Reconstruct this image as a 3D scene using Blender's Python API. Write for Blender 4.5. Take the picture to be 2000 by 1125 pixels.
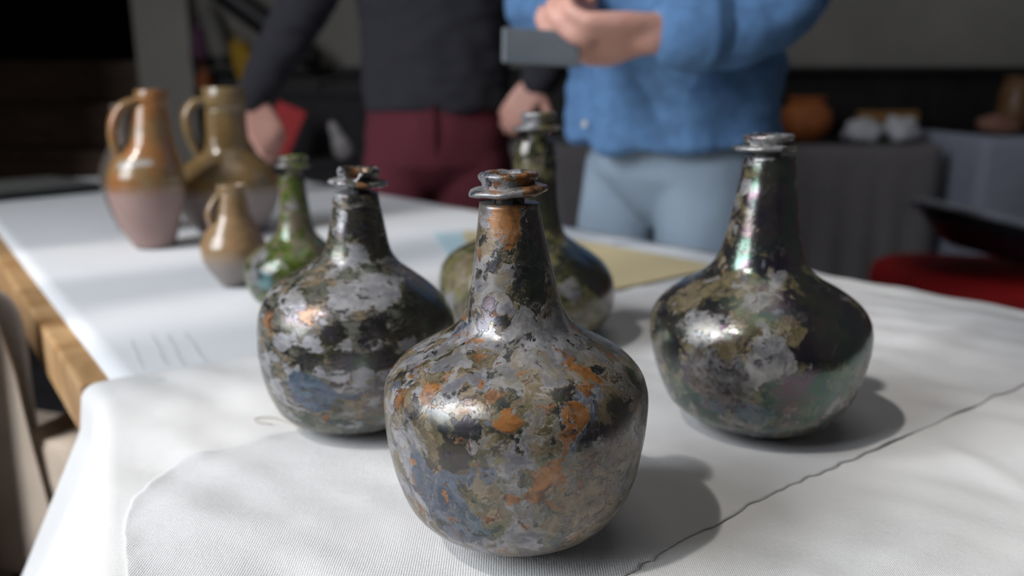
import bpy, bmesh, math, random
from mathutils import Vector, Matrix, noise
for o in list(bpy.data.objects): bpy.data.objects.remove(o)
random.seed(7)
SC = bpy.context.scene
COL = SC.collection
R = math.radians
# ---------------------------------------------------------------- camera, light, exposure
cam_d = bpy.data.cameras.new('camera'); cam = bpy.data.objects.new('camera', cam_d); COL.objects.link(cam)
cam.location = (0, 0, 0.99); cam.rotation_euler = (R(90 - 13.783), 0, 0)
cam_d.sensor_width = 36; cam_d.lens = 28.8; cam_d.clip_start = 0.02
cam_d.dof.use_dof = True; cam_d.dof.focus_distance = 0.405; cam_d.dof.aperture_fstop = 4.6
SC.camera = cam
vs = SC.view_settings
vs.view_transform = 'Standard'; vs.look = 'None'; vs.gamma = 1.0; vs.use_curve_mapping = False
vs.exposure = 0.0
world = bpy.data.worlds.new('world'); SC.world = world; world.use_nodes = True
wb = world.node_tree.nodes['Background']; wb.inputs[0].default_value = (0.62, 0.75, 1.0, 1); wb.inputs[1].default_value = 0.6
sun_d = bpy.data.lights.new('sun', 'SUN'); sun = bpy.data.objects.new('sun', sun_d); COL.objects.link(sun)
sun_d.energy = 1.2; sun_d.angle = R(1.7); sun_d.color = (1.0, 0.95, 0.89)
SUN_EL = R(55)
sdir = Vector((0.82 * math.cos(SUN_EL), 0.572 * math.cos(SUN_EL), -math.sin(SUN_EL)))   # travels to the right and back
sun.rotation_euler = sdir.to_track_quat('-Z', 'Y').to_euler()
def area(name, loc, aim, sx, sy, power, col):
    d = bpy.data.lights.new(name, 'AREA'); d.shape = 'RECTANGLE'; d.size = sx; d.size_y = sy; d.energy = power; d.color = col
    o = bpy.data.objects.new(name, d); COL.objects.link(o); o.location = loc
    o.rotation_euler = (Vector(aim) - Vector(loc)).to_track_quat('-Z', 'Z').to_euler(); return o
area('window_skylight', (-1.96, -0.25, 1.95), (0.0, 0.3, 0.9), 1.5, 1.5, 93, (0.93, 0.96, 1.0))
area('overhead_fill', (0.3, 0.8, 4.6), (0.3, 0.8, 0), 2.2, 2.2, 13, (1.0, 0.97, 0.92))  # added soft fill without a fixture, lifts the shadows and the background

# ---------------------------------------------------------------- helpers
def tag(o, label=None, cat=None, group=None, kind=None):
    if label: o['label'] = label
    if cat: o['category'] = cat
    if group: o['group'] = group
    if kind: o['kind'] = kind
    return o
def empty(name, loc, label, cat, group=None, rz=0):
    o = bpy.data.objects.new(name, None); COL.objects.link(o); o.location = loc; o.rotation_euler = (0, 0, rz)
    o.empty_display_size = 0.05
    return tag(o, label, cat, group)
def mk(name, V, F, mat, parent=None, smooth=True, loc=None):
    me = bpy.data.meshes.new(name); me.from_pydata([tuple(v) for v in V], [], F); me.update()
    if smooth: me.polygons.foreach_set('use_smooth', [True] * len(me.polygons))
    if mat: me.materials.append(mat)
    o = bpy.data.objects.new(name, me); COL.objects.link(o)
    if parent: o.parent = parent
    if loc: o.location = loc
    return o
class MB:
    def __init__(s): s.V = []; s.F = []
    def add(s, V, F):
        b = len(s.V); s.V += [Vector(v) for v in V]; s.F += [tuple(i + b for i in f) for f in F]; return s
    def box(s, c, d, rz=0, rx=0, ry=0):
        M = Matrix.Translation(Vector(c)) @ Matrix.Rotation(rz, 4, 'Z') @ Matrix.Rotation(ry, 4, 'Y') @ Matrix.Rotation(rx, 4, 'X')
        V = [M @ Vector((x * d[0] / 2, y * d[1] / 2, z * d[2] / 2)) for x in (-1, 1) for y in (-1, 1) for z in (-1, 1)]
        return s.add(V, [(0, 1, 3, 2), (4, 6, 7, 5), (0, 4, 5, 1), (2, 3, 7, 6), (0, 2, 6, 4), (1, 5, 7, 3)])
    def lathe(s, prof, n=48, close=False):           # prof: (r, z) or (r, z, ox, oy)
        V = []; F = []
        for p in prof:
            ox, oy = (p[2], p[3]) if len(p) > 3 else (0, 0)
            for i in range(n):
                a = 2 * math.pi * i / n; V.append((ox + p[0] * math.cos(a), oy + p[0] * math.sin(a), p[1]))
        m = len(prof)
        for j in range(m - 1 + (1 if close else 0)):
            k = (j + 1) % m
            for i in range(n):
                q = (i + 1) % n; F.append((j * n + i, j * n + q, k * n + q, k * n + i))
        if not close:
            F.append(tuple(reversed(range(n)))); F.append(tuple((m - 1) * n + i for i in range(n)))
        return s.add(V, F)
    def stack(s, rings, n=28, cap=True, pw=2.0):     # rings: (cx, cy, cz, rx, ry, yaw)
        V = []; F = []
        for r in rings:
            yw = r[5] if len(r) > 5 else 0
            for i in range(n):
                a = 2 * math.pi * i / n; c, sn = math.cos(a), math.sin(a)
                x = r[3] * math.copysign(abs(c) ** (2 / pw), c); y = r[4] * math.copysign(abs(sn) ** (2 / pw), sn)
                V.append((r[0] + x * math.cos(yw) - y * math.sin(yw), r[1] + x * math.sin(yw) + y * math.cos(yw), r[2]))
        for j in range(len(rings) - 1):
            for i in range(n):
                q = (i + 1) % n; F.append((j * n + i, j * n + q, (j + 1) * n + q, (j + 1) * n + i))
        if cap: F.append(tuple(reversed(range(n)))); F.append(tuple((len(rings) - 1) * n + i for i in range(n)))
        return s.add(V, F)
    def tube(s, pts, rad, n=12, flat=None, sub=4, ends=True):
        P = [Vector(p) for p in pts]; rr = list(rad) if hasattr(rad, '__len__') else [rad] * len(P)
        Q = []; S = []
        if sub > 1 and len(P) > 2:
            E = [2 * P[0] - P[1]] + P + [2 * P[-1] - P[-2]]
            for i in range(1, len(E) - 2):
                a, b, c, d = E[i - 1:i + 3]
                for k in range(sub):
                    t = k / sub
                    Q.append(0.5 * (2 * b + (c - a) * t + (2 * a - 5 * b + 4 * c - d) * t * t + (3 * b - a - 3 * c + d) * t ** 3)); S.append(rr[i - 1] * (1 - t) + rr[i] * t)
            Q.append(P[-1]); S.append(rr[-1])
        else: Q = P; S = rr
        if ends:                                      # rounded ends
            d0 = (Q[0] - Q[1]).normalized(); d1 = (Q[-1] - Q[-2]).normalized()
            Q = [Q[0] + d0 * S[0] * .92, Q[0] + d0 * S[0] * .7] + Q + [Q[-1] + d1 * S[-1] * .7, Q[-1] + d1 * S[-1] * .92]
            S = [S[0] * .35, S[0] * .72] + S + [S[-1] * .72, S[-1] * .35]
        V = []; F = []; up = None
        for i, q in enumerate(Q):
            t = (Q[min(i + 1, len(Q) - 1)] - Q[max(i - 1, 0)]).normalized()
            if up is None:
                up = Vector((0, 0, 1)) if abs(t.z) < .9 else Vector((0, 1, 0))
            up = (up - t * up.dot(t)).normalized(); w = t.cross(up)
            for k in range(n):
                a = 2 * math.pi * k / n; f = flat if flat else 1
                V.append(q + w * math.cos(a) * S[i] * f + up * math.sin(a) * S[i])
        for j in range(len(Q) - 1):
            for i in range(n):
                q = (i + 1) % n; F.append((j * n + i, j * n + q, (j + 1) * n + q, (j + 1) * n + i))
        F.append(tuple(reversed(range(n)))); F.append(tuple((len(Q) - 1) * n + i for i in range(n)))
        return s.add(V, F)
    def ball(s, c, r, n=16, m=10):
        r = r if hasattr(r, '__len__') else (r, r, r)
        V = []; F = []
        for j in range(1, m):
            p = math.pi * j / m
            for i in range(n):
                a = 2 * math.pi * i / n
                V.append((c[0] + r[0] * math.sin(p) * math.cos(a), c[1] + r[1] * math.sin(p) * math.sin(a), c[2] - r[2] * math.cos(p)))
        for j in range(m - 2):
            for i in range(n):
                q = (i + 1) % n; F.append((j * n + i, j * n + q, (j + 1) * n + q, (j + 1) * n + i))
        V += [(c[0], c[1], c[2] - r[2]), (c[0], c[1], c[2] + r[2])]; b = (m - 1) * n
        for i in range(n):
            q = (i + 1) % n; F.append((b, q, i)); F.append((b + 1, (m - 2) * n + i, (m - 2) * n + q))
        return s.add(V, F)
    def obj(s, name, mat, parent=None, smooth=True, loc=None, bevel=0):
        o = mk(name, s.V, s.F, mat, parent, smooth, loc)
        if bevel:
            b = o.modifiers.new('bevel', 'BEVEL'); b.width = bevel; b.segments = 2; b.limit_method = 'ANGLE'
        return o
    def fused(s, name, mat, parent=None, voxel=0.006, it=6, disp=None):
        """one continuous surface out of overlapping pieces (voxel union, smoothed)"""
        t = mk('tmp', s.V, s.F, None); m = t.modifiers.new('r', 'REMESH'); m.mode = 'VOXEL'; m.voxel_size = voxel
        sm = t.modifiers.new('s', 'SMOOTH'); sm.factor = .5; sm.iterations = it
        dg = bpy.context.evaluated_depsgraph_get(); me = bpy.data.meshes.new_from_object(t.evaluated_get(dg))
        bpy.data.objects.remove(t)
        me.name = name
        if disp:
            me.update(); N = [v.normal.copy() for v in me.vertices]
            for v, nn in zip(me.vertices, N): v.co += nn * disp(v.co)
        me.polygons.foreach_set('use_smooth', [True] * len(me.polygons)); me.materials.clear(); me.materials.append(mat)
        o = bpy.data.objects.new(name, me); COL.objects.link(o)
        if parent: o.parent = parent
        return o
def nz(p, s, o=0.0): return noise.noise(Vector((p[0] * s + o, p[1] * s + o * 1.7, p[2] * s - o)))

# ---------------------------------------------------------------- materials
class NT:
    def __init__(s, name):
        s.m = bpy.data.materials.new(name); s.m.use_nodes = True; s.t = s.m.node_tree; s.b = s.t.nodes['Principled BSDF']
    def n(s, typ, **k):
        x = s.t.nodes.new(typ)
        for a, v in k.items(): setattr(x, a, v)
        return x
    def set(s, sock, v):
        if hasattr(v, 'bl_idname') and 'Socket' in v.bl_idname: s.t.links.new(v, sock)
        elif v is not None: sock.default_value = v
    def math(s, op, a, b=None, clamp=False):
        x = s.n('ShaderNodeMath', operation=op, use_clamp=clamp); s.set(x.inputs[0], a)
        if b is not None: s.set(x.inputs[1], b)
        return x.outputs[0]
    def obj(s, off=(0, 0, 0), sc=(1, 1, 1)):
        c = s.n('ShaderNodeTexCoord'); m = s.n('ShaderNodeMapping'); s.t.links.new(c.outputs['Object'], m.inputs[0])
        m.inputs['Location'].default_value = off; m.inputs['Scale'].default_value = sc; return m.outputs[0]
    def noise(s, vec, scale, detail=4, rough=.55, dist=0, col=False):
        x = s.n('ShaderNodeTexNoise'); s.set(x.inputs['Vector'], vec); x.inputs['Scale'].default_value = scale
        x.inputs['Detail'].default_value = detail; x.inputs['Roughness'].default_value = rough; x.inputs['Distortion'].default_value = dist
        return x.outputs['Color' if col else 'Fac']
    def ss(s, v, lo, hi):
        x = s.n('ShaderNodeMapRange', interpolation_type='SMOOTHSTEP'); s.set(x.inputs['Value'], v)
        s.set(x.inputs['From Min'], lo); s.set(x.inputs['From Max'], hi); return x.outputs[0]
    def mix(s, f, a, b):
        x = s.n('ShaderNodeMix', data_type='RGBA'); s.set(x.inputs[0], f); s.set(x.inputs[6], c4(a)); s.set(x.inputs[7], c4(b)); return x.outputs[2]
    def mixf(s, f, a, b):
        x = s.n('ShaderNodeMix', data_type='FLOAT'); s.set(x.inputs[0], f); s.set(x.inputs[2], a); s.set(x.inputs[3], b); return x.outputs[0]
    def attr(s, name):
        return s.n('ShaderNodeAttribute', attribute_name=name).outputs['Fac']
    def bump(s, h, dist, strength=1.0, prev=None):
        x = s.n('ShaderNodeBump'); s.set(x.inputs['Height'], h); x.inputs['Distance'].default_value = dist; x.inputs['Strength'].default_value = strength
        if prev: s.t.links.new(prev, x.inputs['Normal'])
        return x.outputs[0]
    def out(s, col=None, rough=None, normal=None, **k):
        if col is not None: s.set(s.b.inputs['Base Color'], c4(col))
        if rough is not None: s.set(s.b.inputs['Roughness'], rough)
        if normal: s.t.links.new(normal, s.b.inputs['Normal'])
        for a, v in k.items(): s.set(s.b.inputs[a.replace('_', ' ')], v)
        return s.m
def c4(c): return (*c, 1.0) if isinstance(c, tuple) and len(c) == 3 else c
def plain(name, col, rough=.6, var=.25, scale=30, bump=0, stretch=(1, 1, 1), **k):
    t = NT(name); v = t.obj(sc=stretch); f = t.noise(v, scale, 5)
    d = tuple(c * (1 - var) for c in col); l = tuple(min(1, c * (1 + var)) for c in col)
    nrm = t.bump(f, bump) if bump else None
    return t.out(t.mix(t.ss(f, .3, .7), d, l), rough, nrm, **k)
def cloth_mat(name, col, pitch, bump=.0004, var=.04, stain=None):
    t = NT(name); v = t.obj()
    w = []
    for ax, off in (('X', 0), ('Y', 0)):
        x = t.n('ShaderNodeTexWave', wave_type='BANDS', bands_direction=ax); t.set(x.inputs['Vector'], t.obj(sc=(1, 1, 1)))
        x.inputs['Scale'].default_value = 0.314 / pitch; x.inputs['Distortion'].default_value = .6; x.inputs['Detail'].default_value = 1; x.inputs['Detail Scale'].default_value = .4
        w.append(x.outputs['Fac'])
    h = t.math('MAXIMUM', w[0], w[1]); fine = t.noise(v, 1.2 / pitch, 3)
    h2 = t.math('ADD', h, t.math('MULTIPLY', fine, .8))
    f = t.noise(v, 9, 5); d = tuple(c * (1 - var) for c in col); l = tuple(min(.9, c * (1 + var)) for c in col)
    c = t.mix(t.ss(f, .3, .7), d, l); c = t.mix(t.math('MULTIPLY', t.math('SUBTRACT', 1.0, h), .28), c, tuple(q * .6 for q in col))
    if stain: c = t.mix(t.ss(t.noise(v, 4, 4), .58, .75), c, stain)
    n1 = t.bump(h2, bump, .55); n2 = t.bump(t.noise(v, 55, 4), .0016, .35, n1)
    return t.out(c, .92, n2, **{'Specular_IOR_Level': .12, 'Sheen_Weight': .08})
def wood(name, a, b, scale=14, rough=.5, stretch=(1, 1, 1)):
    t = NT(name); v = t.obj(sc=stretch); g = t.noise(v, scale, 6, .6, 1.2); f = t.noise(v, scale * 4, 4)
    c = t.mix(t.ss(g, .35, .65), a, b); c = t.mix(t.math('MULTIPLY', f, .35), c, tuple(q * .5 for q in a))
    return t.out(c, rough, t.bump(g, .001))
BLOBS = {
'front' : [('O',-0.004,-0.0165,0.175,0.0099,0.9),('D',0.0091,-0.0142,0.1635,0.0101,0.8),('D',0.0071,-0.0197,0.1449,0.01,0.7),('V',-0.0188,-0.0081,0.1659,0.0064,0.6),('G',-0.004,-0.0202,0.1514,0.0037,0.8),('G',-0.0068,-0.0224,0.137,0.005,0.7),('D',-0.0131,-0.0198,0.1363,0.0045,0.6),('G',0.0152,-0.0288,0.1183,0.015,0.7),('G',-0.028,-0.0156,0.1187,0.0077,0.5),('V',-0.0164,-0.0395,0.1118,0.0085,0.6),('O',-0.034,-0.0406,0.1062,0.0022,1.3),('O',-0.0419,-0.0464,0.0991,0.0046,1.3),('O',-0.0107,-0.0574,0.1026,0.003,1.2),('O',-0.0045,-0.0661,0.0943,0.0055,1.3),('O',0.0253,-0.0613,0.0942,0.0079,0.95),('O',0.0341,-0.0438,0.1046,0.0061,0.7),('O',0.0135,-0.0672,0.0636,0.0094,0.7),('O',-0.0593,-0.0324,0.0924,0.0045,0.9),('D',-0.0224,-0.0646,0.0901,0.0051,1),('D',-0.0297,-0.0631,0.0763,0.0071,0.8),('D',0.0475,-0.0491,0.0891,0.0082,0.8),('D',0.0602,-0.0218,0.0978,0.0057,0.8),('D',0.0211,-0.0608,0.0973,0.007,0.4),('B',-0.0396,-0.0542,0.0529,0.0146,0.9),('B',-0.0217,-0.0596,0.0371,0.0121,0.8),('B',-0.0487,-0.0492,0.069,0.0061,0.5),('G',0.005,-0.0629,0.036,0.0082,0.8),('G',-0.0175,-0.0661,0.063,0.0042,0.9),('G',0.0236,-0.065,0.0717,0.0056,0.5),('G',-0.0579,-0.031,0.0464,0.0052,0.6),('V',0.0318,-0.0575,0.0447,0.0158,0.9),('V',0.0387,-0.0567,0.0647,0.0096,0.8),('G',-0.0022,-0.044,0.111,0.0109,0.5),('G',-0.0376,-0.0262,0.1101,0.0076,0.4),('G',0.0304,-0.027,0.113,0.0101,0.5),('O',-0.0022,-0.0674,0.0546,0.0033,0.5),('V',0.0072,-0.0546,0.1048,0.0071,0.4),('D',-0.0352,-0.0597,0.0868,0.0033,0.6),('D',0.0447,-0.0494,0.0503,0.0062,0.5)] ,
'right' : [('D',0.0324,-0.0614,0.0901,0.023,1.3),('D',0.0019,-0.0205,0.1632,0.013,1.1),('D',0.004,-0.0167,0.187,0.0102,0.9),('D',0.0075,-0.0238,0.1363,0.0131,1.1),('D',0.026,-0.0313,0.1098,0.0096,0.8),('V',-0.0567,-0.0201,0.0987,0.0134,0.9),('V',-0.0289,-0.0311,0.1097,0.012,0.6),('D',-0.0706,-0.0203,0.0852,0.0085,0.5),('V',-0.0003,-0.07,0.0896,0.0084,1.1),('D',0.0019,-0.0738,0.0837,0.0058,0.5),('V',-0.0268,-0.0583,0.0953,0.0073,1.0),('G',-0.0506,-0.052,0.0862,0.0114,0.9),('G',-0.0143,-0.0746,0.0772,0.0116,0.9),('G',-0.0165,-0.049,0.1038,0.008,0.6),('G',-0.0205,-0.0731,0.0613,0.0098,0.5),('M',-0.0444,-0.0597,0.0529,0.0208,1.2),('B',-0.0395,-0.0536,0.0285,0.0116,0.6),('B',-0.0217,-0.0641,0.0307,0.0101,0.6),('D',0.0097,-0.0739,0.0516,0.0105,0.9),('O',-0.0296,-0.0189,0.1161,0.0049,0.8),('O',0.0077,-0.0717,0.0417,0.0053,0.5),('V',0.0343,-0.068,0.064,0.0092,0.6),('G',-0.0177,-0.0083,0.1741,0.0045,1.1),('V',-0.0249,0.0,0.1463,0.005,0.8),('B',-0.0675,-0.0155,0.0366,0.0066,0.7),('G',-0.0021,-0.076,0.0641,0.0065,0.4),('G',-0.0142,-0.0613,0.0212,0.0102,0.5),('D',0.0501,0.2018,0.1941,0.0095,0.3)] ,
'left' : [('O',-0.0509,-0.0436,0.088,0.0082,1.1),('O',-0.0191,-0.0599,0.0948,0.008,1.0),('G',-0.0347,-0.0458,0.102,0.0088,0.9),('G',0.0046,-0.0514,0.1052,0.0101,1.1),('G',0.0225,-0.0386,0.1093,0.0137,0.8),('G',-0.0393,-0.0572,0.0776,0.0047,1),('G',-0.0163,-0.0673,0.0784,0.0053,1.1),('G',0.0051,-0.0691,0.0783,0.0049,1.1),('G',0.0254,-0.0649,0.0776,0.0046,1.1),('G',0.0452,-0.0537,0.0751,0.0047,1.1),('G',-0.0136,-0.0687,0.0622,0.0033,1),('G',0.0007,-0.07,0.0591,0.005,1.1),('G',0.0163,-0.0682,0.0592,0.0046,1.1),('G',0.032,-0.0624,0.0585,0.0047,1),('G',-0.0301,-0.0628,0.0558,0.0047,0.8),('D',-0.0188,-0.0674,0.0694,0.006,1.2),('D',0.0049,-0.0702,0.0696,0.0066,1.2),('D',0.0293,-0.0643,0.0676,0.0073,1.2),('D',0.0508,-0.0491,0.0624,0.0062,1.0),('B',-0.0209,-0.0652,0.0439,0.0134,1.5),('B',-0.0082,-0.0673,0.0397,0.0114,1.0),('B',-0.0284,-0.0634,0.0543,0.0054,0.9),('V',0.0182,-0.0651,0.0381,0.0148,0.7),('O',-0.0117,-0.0627,0.0256,0.0037,0.9),('G',-0.0538,-0.0444,0.0583,0.0062,0.9),('G',-0.0463,-0.0502,0.0421,0.0069,0.8),('D',0.0218,-0.063,0.0864,0.0073,1),('D',-0.0001,-0.0673,0.0859,0.0059,0.9),('D',0.0571,-0.0252,0.0926,0.0176,1.1),('D',0.0447,-0.0499,0.0852,0.0081,0.6),('D',0.011,-0.0162,0.1482,0.0091,1),('G',-0.0041,-0.0149,0.1536,0.0049,0.8),('G',0.0067,-0.0233,0.1268,0.007,0.8),('V',-0.0157,-0.0298,0.1168,0.0118,0.9),('V',-0.0419,-0.0246,0.1088,0.0084,0.6),('D',0.0188,-0.0141,0.1335,0.0078,0.8),('G',0.0223,-0.0636,0.0379,0.003,1.1),('V',0.0099,-0.0608,0.0954,0.006,0.5)] ,
'back' : [('D',0.0572,-0.0415,0.0783,0.0238,0.8),('D',0.0146,-0.0212,0.1328,0.0192,0.8),('G',0.0405,-0.0721,0.0638,0.0101,0.9),('V',0.058,-0.063,0.0398,0.0159,1.0),('V',-0.0613,-0.05,0.0753,0.0212,1.3),('V',0.0344,-0.0206,0.0985,0.0097,0.3),('G',-0.0715,-0.0463,0.0451,0.0076,0.8),('G',-0.0023,-0.0164,0.1846,0.0048,0.8),('V',-0.0046,-0.018,0.1564,0.0057,0.6),('D',0.0661,-0.0538,0.0544,0.0104,0.7)] ,  # big V patch on the left paints in the side highlight
'green' : [('V',0.0079,-0.0135,0.1133,0.0227,1.5),('V',0.0161,-0.022,0.0745,0.0256,1.3),('V',-0.001,0.0283,0.1429,0.0118,1),('G',-0.0307,-0.0304,0.0589,0.0102,1.0),('G',-0.0365,-0.0407,0.0381,0.009,0.8),('B',-0.0209,-0.0499,0.0373,0.0111,1.3),('B',-0.0342,-0.0386,0.0173,0.0091,0.8),('V',0.0344,-0.0325,0.0536,0.0192,1.0),('D',0.0186,0.0016,0.117,0.0092,0.6)] ,  # G patches on the left of the body paint in its lavender highlight
}
# ---------------------------------------------------------------- weathered glass and stoneware
G_COLS = dict(lav=((.115, .115, .130), (.285, .278, .285)), tan=((.10, .078, .047), (.22, .17, .11)))
def weathered(name, off, TG=.50, TV=.50, TO=.70, TB=.66, TD=.62, glass=((.010, .011, .010), (.035, .034, .018)), squash=1.0, film=420,
              gcol=G_COLS['lav'], vcol=((.058, .048, .026), (.15, .122, .068)), bcol=((.035, .047, .070), (.10, .118, .150)), trans=0.0, rg=.14, rp=.36, gl=.55, gain=1.3, film_ior=1.7, film_cut=1.0, vsup=0):
    """flaking patina over dark glass: painted-in patches (vertex values p?) broken up by noise into crisp flakes"""
    t = NT(name); base = t.obj(off, (1, 1, squash))
    wob = t.noise(base, 70, 3, col=True)
    sub = t.n('ShaderNodeVectorMath', operation='SUBTRACT'); t.set(sub.inputs[0], wob); sub.inputs[1].default_value = (.5, .5, .5)
    scl = t.n('ShaderNodeVectorMath', operation='SCALE'); t.set(scl.inputs[0], sub.outputs[0]); scl.inputs['Scale'].default_value = .018
    add = t.n('ShaderNodeVectorMath', operation='ADD'); t.set(add.inputs[0], base); t.set(add.inputs[1], scl.outputs[0]); v = add.outputs[0]
    def nsh(o, s, d=9, r=.64): 
        m = t.n('ShaderNodeMapping'); t.set(m.inputs[0], v); m.inputs['Location'].default_value = (o, o * .7, -o); return t.noise(m.outputs[0], s, d, r)
    D = t.attr('pD'); big = nsh(.3, 22, 3)
    def layer(attr, o, s, T, kD, w=.012, k=.31, kV=0):
        f = t.math('ADD', t.math('ADD', t.math('MULTIPLY', nsh(o, s), gain), .5 - .5 * gain), t.math('MULTIPLY', t.attr(attr), k))
        f = t.math('SUBTRACT', f, t.math('MULTIPLY', D, kD))
        if kV: f = t.math('SUBTRACT', f, t.math('MULTIPLY', t.attr('pV'), kV))
        return t.ss(f, T - w, T + w), f
    spk = nsh(.9, 260, 3)
    col = t.mix(t.ss(nsh(.1, 30), .4, .62), glass[0], glass[1]); rough = rg
    mV, fV = layer('pV', 1.3, 62, TV, .22, .05); col = t.mix(mV, col, t.mix(t.ss(nsh(1.9, 110), .35, .65), vcol[0], vcol[1]))
    mT, fT = layer('pV', 6.4, 84, TV + .07, .26, .012, .1); col = t.mix(mT, col, t.mix(t.ss(nsh(6.7, 150), .35, .65), G_COLS['tan'][0], G_COLS['tan'][1]))
    mG, fG = layer('pG', 3.2, 64, TG, .26, kV=vsup); 
    gc = t.mix(t.ss(nsh(3.8, 130), .36, .66), gcol[0], gcol[1])
    gc = t.mix(t.math('MULTIPLY', t.ss(nsh(4.1, 34), .48, .64), gl), gc, t.mix(t.ss(nsh(4.6, 90), .4, .6), (.20, .155, .09), (.125, .115, .075)))
    col = t.mix(mG, col, gc)
    mM, fM = layer('pM', 5.1, 120, .74, .1, .04, .36); col = t.mix(mM, col, t.mix(t.ss(nsh(5.9, 190), .38, .62), (.018, .021, .028), (.125, .13, .14)))
    mB, fB = layer('pB', 2.1, 40, TB, .15, .03); col = t.mix(mB, col, t.mix(t.ss(nsh(2.7, 80), .35, .65), bcol[0], bcol[1]))
    mO, fO = layer('pO', 4.4, 88, TO, .10, .02); col = t.mix(mO, col, t.mix(t.ss(nsh(4.9, 95, 5), .36, .62), (.085, .034, .014), (.29, .125, .038)))
    mK, fK = layer('pK', 7.7, 80, TD, 0, .014, .34); col = t.mix(mK, col, t.mix(t.ss(spk, .4, .6), (.010, .011, .013), (.040, .036, .034)))
    pits = t.ss(spk, .66, .70); col = t.mix(t.math('MULTIPLY', pits, .7), col, (.03, .028, .025))
    # pale lip round every flake
    rim = t.math('MULTIPLY', t.ss(fG, TG - .035, TG), t.math('SUBTRACT', 1.0, t.ss(fG, TG, TG + .03)))
    col = t.mix(t.math('MULTIPLY', rim, .35), col, (.34, .31, .27))
    cover = t.math('MAXIMUM', t.math('MAXIMUM', mG, mO), t.math('MAXIMUM', mT, t.math('MULTIPLY', mM, .9)))
    cover = t.math('MULTIPLY', cover, t.math('SUBTRACT', 1.0, t.math('MULTIPLY', mK, .8)))
    rgh = t.mixf(cover, rg, t.mixf(t.ss(nsh(8.8, 60), .35, .65), rp - .08, rp + .1))
    h = t.math('ADD', t.math('MULTIPLY', cover, .8), t.math('MULTIPLY', spk, .35)); h = t.math('ADD', h, t.math('MULTIPLY', nsh(9.4, 120, 4), .5))
    nrm = t.bump(h, .00045, .8)
    th = t.math('ADD', film - 160, t.math('MULTIPLY', nsh(9.9, 26, 3), 420.0))
    return t.out(col, rgh, nrm, IOR=1.55, **{'Specular_IOR_Level': t.mixf(cover, .8, .6), 'Thin_Film_Thickness': t.math('MULTIPLY', th, t.math('SUBTRACT', 1.0, t.math('MULTIPLY', cover, film_cut))), 'Thin_Film_IOR': film_ior, 'Transmission_Weight': trans,
                 'Coat_Weight': .14, 'Coat_Roughness': .24, 'Metallic': t.math('MULTIPLY', cover, .20)})

PROF = {
'front': dict(P=(0.0022, 0.4101, 0.75), side=(1.000, -0.007), zt=0.1838,
 r=[254, 381, 499, 575, 618, 644, 662, 676, 687, 694, 698, 690, 654, 568, 428, 310, 260, 235, 218, 204, 191, 177, 164, 153],
 o=[7, 6, 3, 2, 3, 4, 2, 0, 0, -1, -2, -3, -1, 1, 1, 0, -6, -10, -13, -20, -24, -29, -33, -37]),
'right': dict(P=(0.1768, 0.5657, 0.75), side=(0.951, -0.309), zt=0.1941,
 r=[316, 485, 597, 653, 690, 720, 742, 756, 765, 762, 737, 672, 561, 422, 329, 287, 261, 243, 227, 215, 202, 185, 177, 169],
 o=[59, 34, 14, 10, 10, 8, 6, 3, 0, -3, -3, -2, -6, -14, -16, -13, -13, -13, -11, -8, -8, -7, -5, -3]),
'left': dict(P=(-0.1125, 0.5706, 0.75), side=(0.979, 0.203), zt=0.1685,
 r=[305, 459, 571, 623, 653, 672, 687, 696, 702, 704, 703, 690, 663, 618, 549, 448, 330, 256, 222, 205, 190, 174, 162, 154],
 o=[-56, -41, -13, -1, 0, 0, 1, 2, 4, 6, 6, 1, -8, -19, -26, -21, 0, 21, 30, 32, 34, 36, 36, 35]),
'back': dict(P=(0.0142, 0.7857, 0.75), side=(1.000, -0.019), zt=0.1911,
 r=[411, 640, 758, 804, 835, 853, 859, 850, 823, 772, 677, 528, 359, 274, 247, 233, 225, 220, 216, 211, 205, 199, 194, 179],
 o=[8, 14, 19, 19, 15, 9, 1, -8, -17, -30, -42, -25, 33, 75, 85, 86, 86, 87, 86, 82, 80, 77, 76, 81]),
'green': dict(P=(-0.2490, 0.9169, 0.75), side=(0.963, 0.269), zt=0.1429,
 r=[315, 428, 473, 499, 514, 523, 526, 520, 500, 462, 405, 333, 263, 219, 197, 182, 174, 164, 156, 150, 147, 144, 143, 141],
 o=[-59, -34, -28, -26, -25, -25, -25, -23, -17, -5, 15, 33, 39, 41, 41, 41, 39, 39, 38, 38, 34, 31, 26, 21]),
'jug1': dict(P=(-0.5619, 1.2613, 0.75), side=(0.915, 0.404), zt=0.2120,
 r=[305, 345, 382, 418, 449, 474, 498, 518, 537, 550, 560, 562, 555, 535, 503, 455, 399, 347, 318, 302, 290, 276, 262, 250],
 o=[31, 17, 6, -3, -8, -10, -9, -8, -7, -6, -3, 1, 8, 17, 30, 52, 85, 112, 122, 130, 137, 144, 150, 155]),
'jug2': dict(P=(-0.4841, 1.3987, 0.75), side=(0.943, 0.334), zt=0.2041,
 r=[480, 585, 665, 725, 773, 809, 835, 852, 860, 853, 832, 793, 732, 651, 552, 454, 392, 368, 352, 345, 341, 338, 335, 332],
 o=[-35, -34, -31, -26, -20, -18, -15, -12, -8, -4, 0, 7, 14, 21, 29, 34, 37, 36, 37, 37, 38, 40, 42, 44]),
'small': dict(P=(-0.3487, 1.0083, 0.75), side=(0.944, 0.330), zt=0.1174,
 r=[172, 206, 247, 288, 323, 351, 372, 387, 396, 397, 388, 371, 348, 319, 289, 257, 229, 210, 200, 194, 189, 183, 180, 180],
 o=[-28, -17, -9, -5, -3, -2, -1, 0, 1, 0, 0, 1, 3, 6, 9, 14, 17, 21, 24, 26, 30, 35, 41, 50]),
}
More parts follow.
